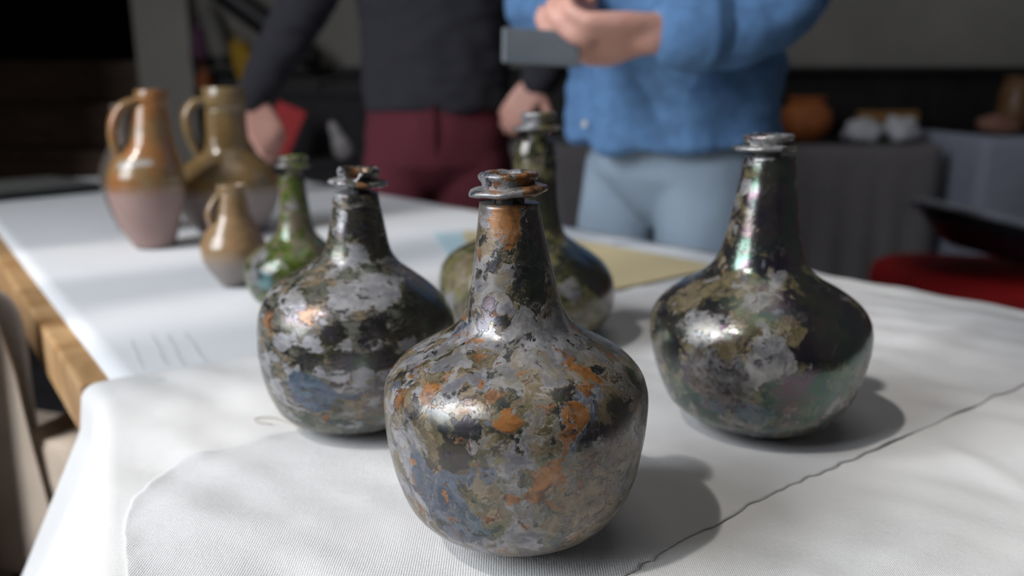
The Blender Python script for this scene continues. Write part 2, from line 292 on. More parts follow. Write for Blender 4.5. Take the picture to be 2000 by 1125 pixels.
def interp(a, t):
    t = max(0, min(len(a) - 1.0001, t)); i = int(t); f = t - i
    p0, p1, p2, p3 = a[max(i - 1, 0)], a[i], a[i + 1], a[min(i + 2, len(a) - 1)]
    return .5 * (2 * p1 + (p2 - p0) * f + (2 * p0 - 5 * p1 + 4 * p2 - p3) * f * f + (3 * p1 - p0 - 3 * p2 + p3) * f ** 3)
def outer(pf, n):
    """(r, z, ox, oy) from the standing ring up to the neck"""
    zt, s = pf['zt'], pf['side']; L = []
    for i in range(n + 1):
        t = i / n * (len(pf['r']) - 1); o = interp(pf['o'], t) * 1e-4
        L.append((interp(pf['r'], t) * 1e-4, zt * i / n, o * s[0], o * s[1]))
    return L
def wobble(V, seed, amp):
    out = []
    for v in V:
        a = nz((v.x, v.y, v.z), 24, seed) * amp + nz((v.x, v.y, v.z), 75, seed + 4) * amp * .3
        r = math.hypot(v.x, v.y); k = a * min(1, r / .02)
        out.append(Vector((v.x + v.x / max(r, 1e-5) * k, v.y + v.y / max(r, 1e-5) * k, v.z + (a * .2 if v.z > .01 else 0))))
    return out
CH = 'GODVBMK'
def paint(o, blobs, kd=.55):
    me = o.data; vals = {c: [0.0] * len(me.vertices) for c in CH}
    for c, x, y, z, rad, amp in blobs:
        L = vals[c]; KK = vals['K'] if c == 'D' else None; i2 = 1 / (rad * rad); lim = rad * 2.2
        for i, v in enumerate(me.vertices):
            dz = v.co.z - z
            if abs(dz) > lim: continue
            d = ((v.co.x - x) ** 2 + (v.co.y - y) ** 2 + dz * dz) * i2
            if d < 4.8:
                e = amp * math.exp(-d * d * .5); L[i] += e
                if KK: KK[i] += e * kd
    for c in CH:
        at = me.attributes.new('p' + c, 'FLOAT', 'POINT'); at.data.foreach_set('value', [min(1.6, q) for q in vals[c]])
def glass_bottle(key, label, mat, rim, blobs, seed, chip=None, tilt=0.0, kd=.55):
    pf = PROF[key]; s = pf['side']; root = empty('glass_bottle', pf['P'], label, 'bottle', 'old glass bottles on the table')
    L = outer(pf, 96); zt = pf['zt']; r0 = pf['r'][0] * 1e-4; o0 = pf['o'][0] * 1e-4
    base = [(.001, .014, o0 * s[0], o0 * s[1]), (r0 * .45, .010, o0 * s[0], o0 * s[1]), (r0 * .8, .002, o0 * s[0], o0 * s[1]), (r0 * .93, 0.0002, o0 * s[0], o0 * s[1])]
    mb = MB(); mb.lathe(base + L[:1] + L[1:], 112); mb.V = wobble(mb.V, seed, .0009)
    body = mb.obj('body', mat, root); paint(body, blobs, kd)
    # applied string rim
    zf, rf, cf, tf = rim['flange']; rn = pf['r'][-1] * 1e-4
    n = 80; V = []; F = []; prof = [(-.55, rn * .9), (-.5, rf * .86), (-.28, rf * .98), (.05, rf * 1.0), (.32, rf * .96), (.5, rf * .84), (.6, rn * .86)]
    for j, (dz, rr) in enumerate(prof):
        for i in range(n):
            a = 2 * math.pi * i / n; ca, sa = math.cos(a), math.sin(a)
            w = 1 + .07 * nz((ca, sa, 0), 1.6, seed) + .025 * nz((ca, sa, 0), 5, seed)
            th = tf * (1 + .35 * nz((ca, sa, 2), 1.3, seed + 2)); lat = rr * w * ca
            x = cf * s[0] + rr * w * ca; y = cf * s[1] + rr * w * sa
            z = zf + dz * th + tilt * ca * rr + .0007 * nz((ca, sa, 5), 2.2, seed)
            V.append((x, y, z))
    m = len(prof)
    for j in range(m - 1):
        for i in range(n):
            q = (i + 1) % n; F.append((j * n + i, j * n + q, (j + 1) * n + q, (j + 1) * n + i))
    F.append(tuple(reversed(range(n)))); F.append(tuple((m - 1) * n + i for i in range(n)))
    ring = mk('string_rim', V, F, mat, root); paint(ring, blobs)
    # lip: outer flare, mouth and inner wall
    zl, rl, cl, waist, top = rim['lip']; V = []; F = []
    zb = zf - tf * .4; ri = rl * .66
    prof = [(zb, rn * .96, 0), (zf + tf * .3, waist, .25), (zl - (zl - zf) * .45, waist, .5), (zl - .0008, rl * .985, .9), (zl + .0006, rl, 1), (top - .0004, rl * .93, 1), (top, rl * .82, 1), (top - .0009, ri, 1), (top - .008, ri * .86, .8), (zb - .022, ri * .72, 0), (zb - .030, ri * .4, 0)]
    for j, (z, rr, bl) in enumerate(prof):
        for i in range(n):
            a = 2 * math.pi * i / n; ca, sa = math.cos(a), math.sin(a)
            w = 1 + .035 * nz((ca, sa, 1), 1.8, seed + 7) * (bl > .2) + .02 * nz((ca, sa, 3), 5, seed)
            dz = .0007 * nz((ca, sa, 8), 2.6, seed) * bl + tilt * .4 * ca * rr * bl
            if chip and bl > .2:
                dz -= chip[1] * bl * sum(math.exp(-(((a - c + math.pi) % (2 * math.pi) - math.pi) / wd) ** 4) * h for c, wd, h in chip[0]) + .0012 * bl * abs(nz((ca, sa, 8), 6, seed))
            cc = cf + (cl - cf) * bl
            V.append((cc * s[0] + rr * w * ca, cc * s[1] + rr * w * sa, z + dz))
    m = len(prof)
    for j in range(m - 1):
        for i in range(n):
            q = (i + 1) % n; F.append((j * n + i, j * n + q, (j + 1) * n + q, (j + 1) * n + i))
    F.append(tuple(reversed(range(n)))); F.append(tuple((m - 1) * n + i for i in range(n)))
    lip = mk('lip', V, F, mat, root); paint(lip, blobs)
    if chip: lip['label'] = 'broken lip with a jagged notch'
    return root
XB = dict(  # extra patches on rims: (channel, x, y, z, radius, strength)
 front=[('O', .008, -.013, .1975, .006, 1.4), ('O', -.003, -.0145, .199, .004, .6), ('G', -.016, -.013, .189, .010, 1.3), ('O', .010, -.017, .19, .006, .9), ('G', -.010, -.010, .182, .008, 1.0), ('O', .02, 0, .19, .008, 1.1), ('G', 0, -.01, .2, .006, .7)],
 right=[('G', -.018, -.012, .2, .008, 1.4), ('G', -.004, -.022, .2, .007, 1.3), ('V', .01, -.014, .205, .008, 1.0), ('G', -.006, -.017, .2035, .006, 1.0), ('G', .004, -.004, .2095, .01, .8)],
 left=[('O', .004, .006, .176, .010, 1.5), ('G', -.012, -.008, .18, .009, 1.2), ('G', -.012, -.014, .175, .009, 1.0), ('O', .012, -.018, .175, .004, 1.2), ('G', .006, -.012, .184, .005, 1.1), ('D', .014, -.006, .182, .006, .9)],
 back=[('G', -.004, -.014, .21, .012, 1.2), ('V', .02, -.01, .21, .010, 1.0), ('G', 0, -.018, .2, .010, .8)],
 green=[('G', -.010, -.014, .158, .010, 1.0), ('V', .012, -.01, .16, .012, .9)])
def build_bottles():
    W = weathered
    mF = W('patina_orange_grey', (0, 0, 0), TG=.515, TV=.46, TO=.635, TB=.655, TD=.64, gl=.85, film=380, rg=.30, rp=.32, gain=1.35, vsup=.12)
    mR = W('patina_dark_iridescent', (3, 1, 2), TG=.60, TV=.545, TO=.74, TB=.70, film=500, film_ior=1.9, film_cut=.85, gl=.35, gain=1.2, glass=((.008, .008, .013), (.020, .019, .016)), rg=.2, rp=.34)
    mL = W('patina_banded_blue', (7, 4, 1), TG=.585, TV=.50, TO=.72, TB=.70, squash=2.0, gl=.25, gain=1.15, film=330, rg=.26, gcol=((.19, .195, .215), (.33, .325, .34)), vcol=((.05, .052, .045), (.12, .12, .10)), bcol=((.022, .038, .065), (.07, .105, .155)))
    mBk = W('patina_olive_highlight', (2, 8, 5), TG=.64, TV=.53, TO=.80, TB=.80, film=400, gain=1.0, rg=.2, glass=((.014, .015, .012), (.04, .04, .018)), vcol=((.085, .08, .03), (.17, .16, .065)))  # olive patina, its vcol brightened to carry the painted left highlight
    mGn = W('green_glass', (5, 5, 9), TG=.66, TV=.55, TO=.86, TB=.72, film=450, glass=((.02, .028, .008), (.055, .075, .015)), vcol=((.05, .075, .012), (.12, .16, .03)), bcol=((.03, .09, .10), (.10, .18, .19)), rg=.16)
    tan = dict
    glass_bottle('front', 'squat old bottle nearest the camera, with crusty grey, orange and olive patches', mF,
        dict(flange=(.1897, .0206, -.0042, .0044), lip=(.1972, .0153, -.0043, .0134, .1992)), [(c, x, y, z, r, a * (1.7 if c == 'V' and z < .06 else 1)) for c, x, y, z, r, a in BLOBS['front']] + XB['front'], 3.1, tilt=.075)
    glass_bottle('right', 'dark iridescent bottle standing alone at the right, near the frayed cloth edge', mR,
        dict(flange=(.1999, .0218, -.0043, .0034), lip=(.2068, .0172, -.0018, .0150, .2092)), BLOBS['right'] + XB['right'], 6.4, tilt=.02, kd=0.0)
    glass_bottle('left', 'bottle with a broken lip and pale grey bands over a blue patch', mL,
        dict(flange=(.1757, .0208, .0054, .0040), lip=(.1836, .0146, .0059, .0132, .1862)), [(c, x, y, z, r, a * (.62 if c == 'B' else 1)) for c, x, y, z, r, a in BLOBS['left']] + XB['left'], 9.7,
        chip=([(-1.75, .42, 1.0), (-2.5, .25, .35), (-1.0, .3, .3)], .0075), tilt=-.05)
    glass_bottle('back', 'olive dark bottle with a tall neck standing behind the nearest bottle', mBk,
        dict(flange=(.2025, .0228, .0096, .0040), lip=(.2143, .0170, .0109, .0158, .2172)), BLOBS['back'] + XB['back'], 12.2, tilt=.03, kd=.1)
    glass_bottle('green', 'small green glass bottle between the tan jug and the banded bottle', mGn,
        dict(flange=(.1553, .0196, .0054, .0040), lip=(.1635, .0165, .0059, .0145, .1662)), BLOBS['green'] + XB['green'], 15.5)

def stoneware(name, top, low, split, soft, glaze2, off, band=None):
    t = NT(name); v = t.obj(off); g = t.n('ShaderNodeTexCoord'); sp = t.n('ShaderNodeSeparateXYZ'); t.set(sp.inputs[0], g.outputs['Object'])
    z = t.math('ADD', sp.outputs[2], t.math('MULTIPLY', t.math('SUBTRACT', t.noise(v, 14, 3), .5), soft))
    c = t.mix(t.ss(t.noise(v, 22, 5), .38, .62), top, glaze2); c = t.mix(t.math('MULTIPLY', t.ss(t.noise(v, 190, 3), .55, .66), .5), c, tuple(q * .45 for q in top))
    m = t.ss(z, split - .012, split + .012); lo = t.mix(t.noise(v, 30, 4), low, tuple(q * .75 for q in low)); c = t.mix(m, lo, c)
    if band: c = t.mix(t.attr('pG'), c, band)
    return t.out(c, t.mixf(m, .55, .24), t.bump(t.noise(v, 160, 3), .0005, .6), IOR=1.55, **{'Coat_Weight': t.math('MULTIPLY', m, .45), 'Coat_Roughness': .12})
def jug(key, label, mat, rimz, rimr, rimc, handle, hr, loc=None, scale=1, mark=None, rz=0):
    pf = PROF[key]; s = pf['side']; root = empty('stoneware_jug', loc or pf['P'], label, 'jug', 'stoneware jugs on the table', rz)
    root.scale = (scale,) * 3
    L = outer(pf, 64); r0 = pf['r'][0] * 1e-4; o0 = pf['o'][0] * 1e-4; rt, zt, ox, oy = L[-1]
    inner = [(rt * .86, zt, ox, oy), (rt * .84, zt - .02, ox, oy), (rt * .8, zt - .05, ox, oy), (rt * .3, zt - .055, ox, oy)]
    mb = MB(); mb.lathe([(.001, .004, o0 * s[0], o0 * s[1]), (r0 * .8, .003, o0 * s[0], o0 * s[1]), (r0 * .95, 0, o0 * s[0], o0 * s[1])] + L + inner, 72)
    # throwing rings
    mb.V = [Vector((v.x * (1 + .006 * math.sin(v.z * 420)), v.y * (1 + .006 * math.sin(v.z * 420)), v.z)) for v in wobble(mb.V, 20 + rimz[0] * 9, .0008)]
    b = mb.obj('body', mat, root); paint(b, mark or [])
    z0, z1 = rimz; cx, cy = rimc * s[0], rimc * s[1]
    mb = MB().lathe([(rimr * .80, z0 - .004, ox * .4 + cx * .6, oy * .4 + cy * .6), (rimr * .94, z0, cx, cy), (rimr, z0 + (z1 - z0) * .25, cx, cy), (rimr * .97, z0 + (z1 - z0) * .55, cx, cy), (rimr * 1.02, z1 - .002, cx, cy), (rimr * .95, z1, cx, cy), (rimr * .82, z1 - .002, cx, cy), (rimr * .74, z0 - .006, cx, cy)], 64, close=True)
    r = mb.obj('rim', mat, root); paint(r, [])
    mb = MB().tube([(a * s[0] - s[1] * -d, a * s[1] - s[0] * d, zz) for a, zz, d in handle], hr, 16, 1.55, 6)
    h = mb.obj('handle', mat, root); paint(h, []); return root
def build_jugs():
    m1 = stoneware('stoneware_orange', (.30, .125, .040), (.36, .24, .215), .088, .02, (.24, .16, .075), (1, 2, 3), (.42, .40, .37))
    m2 = stoneware('stoneware_olive', (.19, .135, .065), (.31, .25, .235), .070, .03, (.24, .15, .06), (4, 2, 8))
    m3 = stoneware('stoneware_tan', (.36, .22, .115), (.30, .26, .24), .034, .02, (.28, .18, .09), (9, 6, 3))
    m4 = stoneware('stoneware_grey', (.10, .08, .065), (.16, .13, .12), .05, .03, (.13, .105, .09), (3, 9, 1))
    band = [('G', -.016 + i * .0072, -.048 + abs(i - 2) * .0015, .127 + i * .0008, .0045, .95) for i in range(7)]
    jug('jug1', 'tall orange brown handled jug with a pale mark across its shoulder', m1, (.2120, .2363), .0236, .0198,
        [(.002, .221, .004), (-.020, .2133, .010), (-.0336, .197, .013), (-.0388, .1746, .014), (-.0371, .1503, .012), (-.0275, .1300, .008)], .0072, mark=band)
    jug('jug2', 'large olive brown jug with a wide belly and arched handle, behind the small tan jug', m2, (.2041, .2400), .0350, .005,
        [(-.028, .2169, .006), (-.0434, .2138, .010), (-.0559, .1974, .013), (-.0564, .1741, .014), (-.0505, .1489, .012), (-.040, .1240, .008)], .0078)
    jug('small', 'smallest tan jug with narrow neck, standing in front of the large olive jug', m3, (.1150, .1240), .0192, .0045,
        [(-.0125, .112, .006), (-.0200, .1035, .008), (-.0255, .0921, .010), (-.0250, .0819, .010), (-.0205, .0715, .008)], .0036)
    jug('jug1', 'dim grey brown jug half hidden behind the tall orange jug', m4, (.2120, .2363), .0236, .0198,
        [(.002, .221, .004), (-.020, .2133, .010), (-.0336, .197, .013), (-.0388, .1746, .014), (-.0371, .1503, .012), (-.0275, .1300, .008)], .0072,
        loc=(-.655, 1.415, .75), scale=.90, rz=R(-90))
# ---------------------------------------------------------------- room shell
def build_room():
    pl = plain('limewashed_plaster', (.235, .225, .21), .9, .08, 3, .004)
    fl = plain('dark_stone_floor', (.055, .056, .062), .55, .25, 4, .002)
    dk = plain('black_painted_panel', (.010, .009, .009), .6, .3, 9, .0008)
    dkw = wood('dark_oak', (.17, .115, .09), (.30, .21, .165), 9, .6, (1, 6, 6))
    o = MB().box((0, .6, -.05), (8, 10, .1)).obj('floor', fl, None, False); tag(o, kind='structure')
    o = MB().box((.6, .3, 5.75), (5.4, 8.0, .1)).box((-2.7, 4.2, 5.75), (2.6, 2.9, .098)).obj('ceiling', pl, None, False); tag(o, kind='structure')
    o = MB().box((.85, 3.98, 2.85), (4.7, .16, 5.7)).obj('wall_back', pl, None, False); tag(o, kind='structure')
    # black panelling along the foot of the back wall
    o = MB().box((.88, 3.885, .53), (4.62, .03, 1.06)).obj('trim_1', dk, None, False); tag(o, kind='structure')
    for i in range(7):
        MB().box((-1.1 + i * .66, 3.860, .54), (.54, .02, .84)).obj('panel', dk, o, False, bevel=.006)
    MB().box((.88, 3.855, 1.065), (4.62, .09, .03)).obj('rail', dk, o, False, bevel=.005)
    o = MB().box((-1.555, 3.86, 2.85), (.25, .13, 5.7)).obj('wall_pier', plain('pale_plaster', (.36, .34, .315), .9, .06, 3, .003), None, False, bevel=.01); tag(o, kind='structure')
    o = MB().box((3.25, .6, 2.85), (.1, 9.2, 5.7)).obj('wall_right', pl, None, False); tag(o, kind='structure')
    o = MB().box((.6, -3.55, 2.85), (5.4, .1, 5.7)).obj('wall_front', pl, None, False); tag(o, kind='structure')
    # left wall with three tall window openings
    mb = MB(); x = -2.05; holes = [(-1.73, -.571), (-.413, -.169), (-.023, .368)]; y0 = -3.5
    for a, b in holes:
        mb.box((x, (y0 + a) / 2, 2.85), (.1, a - y0, 5.7)); y0 = b
    mb.box((x, (y0 + 2.75) / 2, 2.85), (.1, 2.75 - y0, 5.7))
    for a, b in holes:
        mb.box((x, (a + b) / 2, .55), (.1, b - a, 1.1)); mb.box((x, (a + b) / 2, 5.45), (.1, b - a, .5))
    o = mb.obj('wall_left', pl, None, False); tag(o, kind='structure')
    wf = wood('window_oak', (.10, .06, .03), (.2, .13, .07))
    for k, (a, b) in enumerate(holes):
        mb = MB()
        for y in (a + .008, b - .008): mb.box((x, y, 3.15), (.06, .016, 4.1))
        for z in (1.11, 5.19): mb.box((x, (a + b) / 2, z), (.06, b - a, .02))
        w = mb.obj('window_%d' % (k + 1), wf, None, False); tag(w, kind='structure')
        for z in (2.1, 4.6): MB().box((x, (a + b) / 2, z), (.03, b - a - .03, .018)).obj('glazing_bar', wf, w, False)
    # alcove at the back left with steps up to a dark opening
    mb = MB(); mb.box((-3.0, 2.72, 2.85), (2.0, .1, 5.7)); o = mb.obj('wall_alcove', pl, None, False); tag(o, kind='structure')
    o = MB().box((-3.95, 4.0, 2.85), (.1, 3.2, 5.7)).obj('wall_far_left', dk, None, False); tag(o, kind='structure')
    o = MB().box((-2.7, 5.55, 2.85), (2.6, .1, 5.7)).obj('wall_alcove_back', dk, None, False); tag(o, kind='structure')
    o = MB().box((-1.46, 4.75, 2.85), (.06, 1.5, 5.7)).obj('wall_alcove_side', pl, None, False); tag(o, kind='structure')
    st = empty('wooden_steps', (-2.6, 4.2, 0), 'broad dark wooden steps rising to a black opening at the far left', 'steps')
    h = .225
    for i in range(5):
        y = 3.55 + i * .26 - 4.2; xr = -1.70 - i * .08 + 2.6; xl = -3.85 + 2.6
        MB().box(((xl + xr) / 2, y, h * i + h / 2), (xr - xl, .03, h - .03)).obj('riser', dkw, st, False)
        MB().box(((xl + xr) / 2, y + .13, h * (i + 1) - .0125), (xr - xl + .02, .31, .028)).obj('tread', dkw, st, False, bevel=.004)

# ---------------------------------------------------------------- tables and what covers them
def lerp(a, b, t): return a + (b - a) * t
BASES = [((.0022, .4101), .06), ((.177, .566), .07), ((-.1125, .5706), .065), ((.0142, .7857), .07)]
def flat_near(x, y):
    k = 1
    for (bx, by), r in BASES:
        d = math.hypot(x - bx, y - by); k = min(k, max(0, min(1, (d - r * .75) / (r * 1.1))))
    return k
def seg(x, y, a, b):
    dx, dy = b[0] - a[0], b[1] - a[1]; t = max(0, min(1, ((x - a[0]) * dx + (y - a[1]) * dy) / (dx * dx + dy * dy)))
    return math.hypot(x - a[0] - dx * t, y - a[1] - dy * t), t
FOLDS = [((.295, .535), (.330, .40), .010, .0022), ((-.30, .52), (-.12, .60), .018, .0028), ((-.28, .60), (-.08, .66), .02, .003), ((-.12, .40), (-.02, .30), .016, .0022),
         ((-.18, .40), (-.06, .44), .012, .0018), ((.12, .33), (.30, .44), .014, .0022), ((.08, .29), (.20, .42), .010, .0018), ((.36, .70), (.52, .86), .02, .0035), ((.28, .66), (.44, .80), .016, .0025), ((.10, .62), (.30, .90), .02, .0022)]
def relief(x, y):
    h = .0030 * nz((x, y, 0), 9, 1.3) + .0017 * nz((x, y, 0), 26, 2.2) + .0030 * nz((x * .6 + y * .8, (y * .6 - x * .8) * .25, 0), 30, 5.0)
    for a, b, w, k in FOLDS:
        d, t = seg(x, y, a, b); h += k * math.exp(-(d / w) ** 2) * math.sin(math.pi * min(1, max(0.05, t * .9 + .05)))
    return h * flat_near(x, y)
NL, NR, FR, FL = (-.075, .10), (.70, .733), (.400, 1.085), (-.318, .615)
def bil(a, b):          # a across (0 left .. 1 right), b along (0 near .. 1 far)
    p = [lerp(lerp(NL[i], NR[i], a), lerp(FL[i], FR[i], a), b) for i in (0, 1)]; return p
def build_tables():
    oak = wood('sunlit_oak', (.44, .24, .10), (.66, .43, .22), 10, .45, (1, 1, 1))
    legm = wood('oak_leg', (.16, .09, .04), (.28, .17, .08), 10, .5, (5, 5, 1))
    # long table with the oak edge: local frame on its measured corners
    t = empty('oak_table', (-.62, 1.35, 0), 'long oak table with a bare wooden edge, reaching back to the left', 'table')
    Q = [(-.367, .655), (-1.420, 2.070), (-.865, 2.60), (.383, 1.128)]
    ca = Vector((-.62, 1.35, 0))
    def slab(q, z0, z1):
        V = [Vector((x, y, z)) - ca for z in (z0, z1) for x, y in q]
        return V, [(0, 1, 2, 3), (7, 6, 5, 4), (0, 4, 5, 1), (1, 5, 6, 2), (2, 6, 7, 3), (3, 7, 4, 0)]
    # the top is three boards side by side
    for k in range(4):
        a, b = k / 4 + (.001 if k else 0), (k + 1) / 4 - (.001 if k < 3 else 0)
        e0 = lambda f: (lerp(Q[0][0], Q[3][0], f), lerp(Q[0][1], Q[3][1], f)); e1 = lambda f: (lerp(Q[1][0], Q[2][0], f), lerp(Q[1][1], Q[2][1], f))
        V, F = slab([e0(a), e1(a), e1(b), e0(b)], .686, .744); o = mk('board', V, F, oak, t, False)
        bv = o.modifiers.new('bevel', 'BEVEL'); bv.width = .004; bv.segments = 2
    for x, y in ((-.10, .98), (-1.22, 2.16), (-.89, 2.44), (.24, 1.14)):
        MB().box((x + .62, y - 1.35, .342), (.06, .06, .684), R(37)).obj('leg', legm, t, False, bevel=.004)
    def rail(p, q):
        d = Vector((q[0] - p[0], q[1] - p[1])); m = ((p[0] + q[0]) / 2 + .62, (p[1] + q[1]) / 2 - 1.35, .648)
        MB().box(m, (d.length, .022, .07), math.atan2(d.y, d.x)).obj('apron', legm, t, False)
    rail((-.08, 1.00), (-1.16, 2.17)); rail((.22, 1.16), (-.88, 2.42)); rail((-1.16, 2.17), (-.88, 2.42)); rail((-.08, 1.00), (.22, 1.16))
    # near table, hidden under the cloth
    t2 = empty('cloth_covered_table', (.18, .63, 0), 'nearest table, wholly covered by the white cloth under the bottles', 'table')
    V = [(x - .18, y - .63, z) for z in (.715, .741) for x, y in (NL, NR, FR, FL)]
    mk('tabletop', V, [(3, 2, 1, 0), (4, 5, 6, 7), (0, 1, 5, 4), (1, 2, 6, 5), (2, 3, 7, 6), (3, 0, 4, 7)], legm, t2, False)
    for x, y in ((-.02, .18), (.60, .72), (.37, 1.0), (-.25, .58)):
        MB().box((x - .18, y - .63, .357), (.05, .05, .714), R(37)).obj('leg', legm, t2, False)

    white = cloth_mat('white_muslin', (.80, .795, .79), .0011, .0004)
    gauze = cloth_mat('white_gauze', (.74, .74, .75), .0013, .0007)
    # ---- big cloth: grid over the top, rolled over the left, near and right edges
    na, nb = 250, 200; dA = .30; dB = .25; LA, LB = .80, .50
    V = []; F = []
    la = [-.30 + (LA + .60) * i / na for i in range(na + 1)]; lb = [-.22 + (LB + .27) * j / nb for j in range(nb + 1)]
    eL = Vector((-.90, -.43, 0)); eR = Vector((.77, .64, 0)); eN = Vector((.63, -.777, 0))
    def roll(d, r=.016):            # arc length past the edge -> (outward, drop)
        if d <= 0: return 0, 0
        q = r * math.pi / 2
        if d < q: return r * math.sin(d / r), r * (1 - math.cos(d / r))
        return r + (d - q) * .12, r + (d - q) * .99
    def cloth_pt(sa, sb):
        a = max(0, min(1, sa / LA)); b = max(0, min(1, sb / LB))
        over = max(0, sb - LB)
        p = bil(a, b if sb <= LB else 1); x, y = p
        if over: x += -.62 * over; y += .785 * over
        h = relief(x, y); z = .7485 + h
        dl, dr, dn = -sa, sa - LA, -sb
        for d, e, sd in ((dl, eL, 1), (dr, eR, 2), (dn, eN, 3)):
            if d > 0:
                o, dz = roll(d); fold = (.30 * nz((x * 3, y * 3, sd), 3.2, 1) + .12) * max(0, d - .03)
                if sd == 1: fold += .34 * max(0, d - .05) * (.5 + .5 * b)
                x += e.x * (o + fold); y += e.y * (o + fold); z -= dz
        return (x, y, z)
    for sb in lb:
        for sa in la: V.append(cloth_pt(sa, sb))
    w = na + 1
    for j in range(nb):
        for i in range(na): F.append((j * w + i, j * w + i + 1, (j + 1) * w + i + 1, (j + 1) * w + i))
    o = mk('tablecloth', V, F, white); tag(o, 'big white muslin cloth hanging over the left edge of the near table', 'tablecloth')
    sd = o.modifiers.new('thickness', 'SOLIDIFY'); sd.thickness = .0008; sd.offset = -1
    # ---- second cloth lying over it with a frayed hem
    Lc = [(-.15, .26), (-.184, .344), (-.224, .432), (-.221, .493), (-.195, .516), (-.164, .542), (-.118, .587), (-.057, .724), (.06, .88), (.20, 1.00), (.330, 1.075)]
    Rc = [(-.02, .30), (.037, .352), (.063, .374), (.095, .404), (.150, .449), (.194, .480), (.244, .515), (.326, .572), (.428, .645), (.52, .72), (.60, .79)]
    def poly(C, t):
        t = t * (len(C) - 1); return interp([c[0] for c in C], t), interp([c[1] for c in C], t)
    nu, nv = 130, 170; V = []; F = []
    for j in range(nv + 1):
        v = j / nv; A = poly(Lc, v); B = poly(Rc, v)
        for i in range(nu + 1):
            u = i / nu; jit = .0018 * nz((v * 30, 0, 0), 1.6, 3) + .0008 * nz((v * 120, 0, 0), 1.6, 5)
            x = lerp(A[0], B[0], u) + jit * (u > .9) * .7 + jit * (u < .05); y = lerp(A[1], B[1], u) - jit * (u > .9)
            e = min(u, 1 - u) * math.hypot(A[0] - B[0], A[1] - B[1])
            hem = math.exp(-(e / .008) ** 2)
            lift = hem * (.0002 + .0030 * max(0, nz((x, y, 0), 17, 8) - .05) + .0010 * max(0, nz((x, y, 0), 60, 3)))
            wr = .0009 * nz((x, y, 1), 34, 7) * flat_near(x, y)
            V.append((x, y, .7485 + relief(x, y) + .0011 + lift + wr))
    w = nu + 1
    for j in range(nv):
        for i in range(nu): F.append((j * w + i, j * w + i + 1, (j + 1) * w + i + 1, (j + 1) * w + i))
    o = mk('linen_sheet', V, F, gauze); tag(o, 'thin white gauze sheet with a wavy frayed hem, under the nearest bottles', 'sheet')
    sd = o.modifiers.new('thickness', 'SOLIDIFY'); sd.thickness = .0007; sd.offset = -1
    th = plain('linen_thread', (.50, .44, .38), .9)
    P = [(-.150, .549), (-.160, .558), (-.175, .569), (-.186, .571), (-.191, .566), (-.186, .561), (-.176, .559)]
    pts = [(x, y, .7500 + relief(x, y)) for x, y in P]
    o = MB().tube(pts, .00045, 6, None, 6).obj('loose_thread', th); tag(o, 'loose thread curling out on the white cloth beside the banded bottle', 'thread')
    # ---- paper over the long table
    pap = plain('white_drawing_paper', (.74, .76, .79), .8, .02, 5)
    Q2 = [(-.329, .642), (-1.398, 2.085), (-.872, 2.575), (.404, 1.105)]; nu, nv = 40, 70; V = []; F = []
    for j in range(nv + 1):
        for i in range(nu + 1):
            u, v = i / nu, j / nv
            x = lerp(lerp(Q2[0][0], Q2[3][0], u), lerp(Q2[1][0], Q2[2][0], u), v); y = lerp(lerp(Q2[0][1], Q2[3][1], u), lerp(Q2[1][1], Q2[2][1], u), v)
            V.append((x, y, .7455 + .0010 * nz((x, y, 0), 5, 2) + .001))
    for j in range(nv):
        for i in range(nu): F.append((j * (nu + 1) + i, j * (nu + 1) + i + 1, (j + 1) * (nu + 1) + i + 1, (j + 1) * (nu + 1) + i))
    o = mk('table_paper', V, F, pap); tag(o, 'white paper covering the long oak table under the jugs, with faint pencil lines', 'paper')
    sd = o.modifiers.new('thickness', 'SOLIDIFY'); sd.thickness = .0006; sd.offset = -1
    gp = plain('graphite', (.62, .63, .66), .8)
    for a, b in (((-.350, .795), (-.288, .684)), ((-.366, .795), (-.312, .700)), ((-.334, .800), (-.275, .700)), ((-.378, .775), (-.330, .690))):
        n = 10; V = []; F = []
        for i in range(n + 1):
            x, y = lerp(a[0], b[0], i / n) + .002 * nz((i * .3, a[0], 0), 2, 1), lerp(a[1], b[1], i / n)
            V += [(x - .0004, y, .7482), (x + .0004, y, .7482)]
        for i in range(n): F.append((2 * i, 2 * i + 1, 2 * i + 3, 2 * i + 2))
        mk('pencil_line', V, F, gp, o)
    yel = plain('buff_card', (.66, .55, .32), .8, .04, 6)
    V = [(x, y, z) for z in (.7488, .7502) for x, y in ((-.045, 1.005), (.105, .955), (.290, 1.105), (.085, 1.330), (-.085, 1.395))]
    F = [(4, 3, 2, 1, 0), (5, 6, 7, 8, 9)] + [(i, (i + 1) % 5, 5 + (i + 1) % 5, 5 + i) for i in range(5)]
    o = mk('buff_card', V, F, yel, None, False); tag(o, 'buff yellow card lying flat on the table behind the tall necked bottle', 'card')
    blu = plain('pale_blue_card', (.52, .70, .76), .8, .04, 6)
    V = [(x, y, z) for z in (.7488, .7498) for x, y in ((-.098, 1.20), (-.046, 1.20), (-.088, 1.39), (-.135, 1.37))]
    o = mk('pale_blue_card', V, [(3, 2, 1, 0), (4, 5, 6, 7), (0, 1, 5, 4), (1, 2, 6, 5), (2, 3, 7, 6), (3, 0, 4, 7)], blu, None, False); tag(o, 'narrow pale blue paper edge beside the buff card', 'card')
    # closed laptop at the far left
    al = plain('grey_lid', (.16, .16, .155), .4, .05); bk = plain('black_shell', (.012, .015, .016), .5)
    lp = empty('closed_laptop', (-1.17, 1.90, .7475), 'closed grey laptop lying on the far left corner of the paper', 'laptop', None, math.atan2(.8, .6) )
    MB().box((0, 0, .009), (.34, .25, .014)).obj('base', bk, lp, False, bevel=.004)
    MB().box((-.004, .004, .0195), (.325, .238, .006)).obj('lid', al, lp, False, bevel=.003)
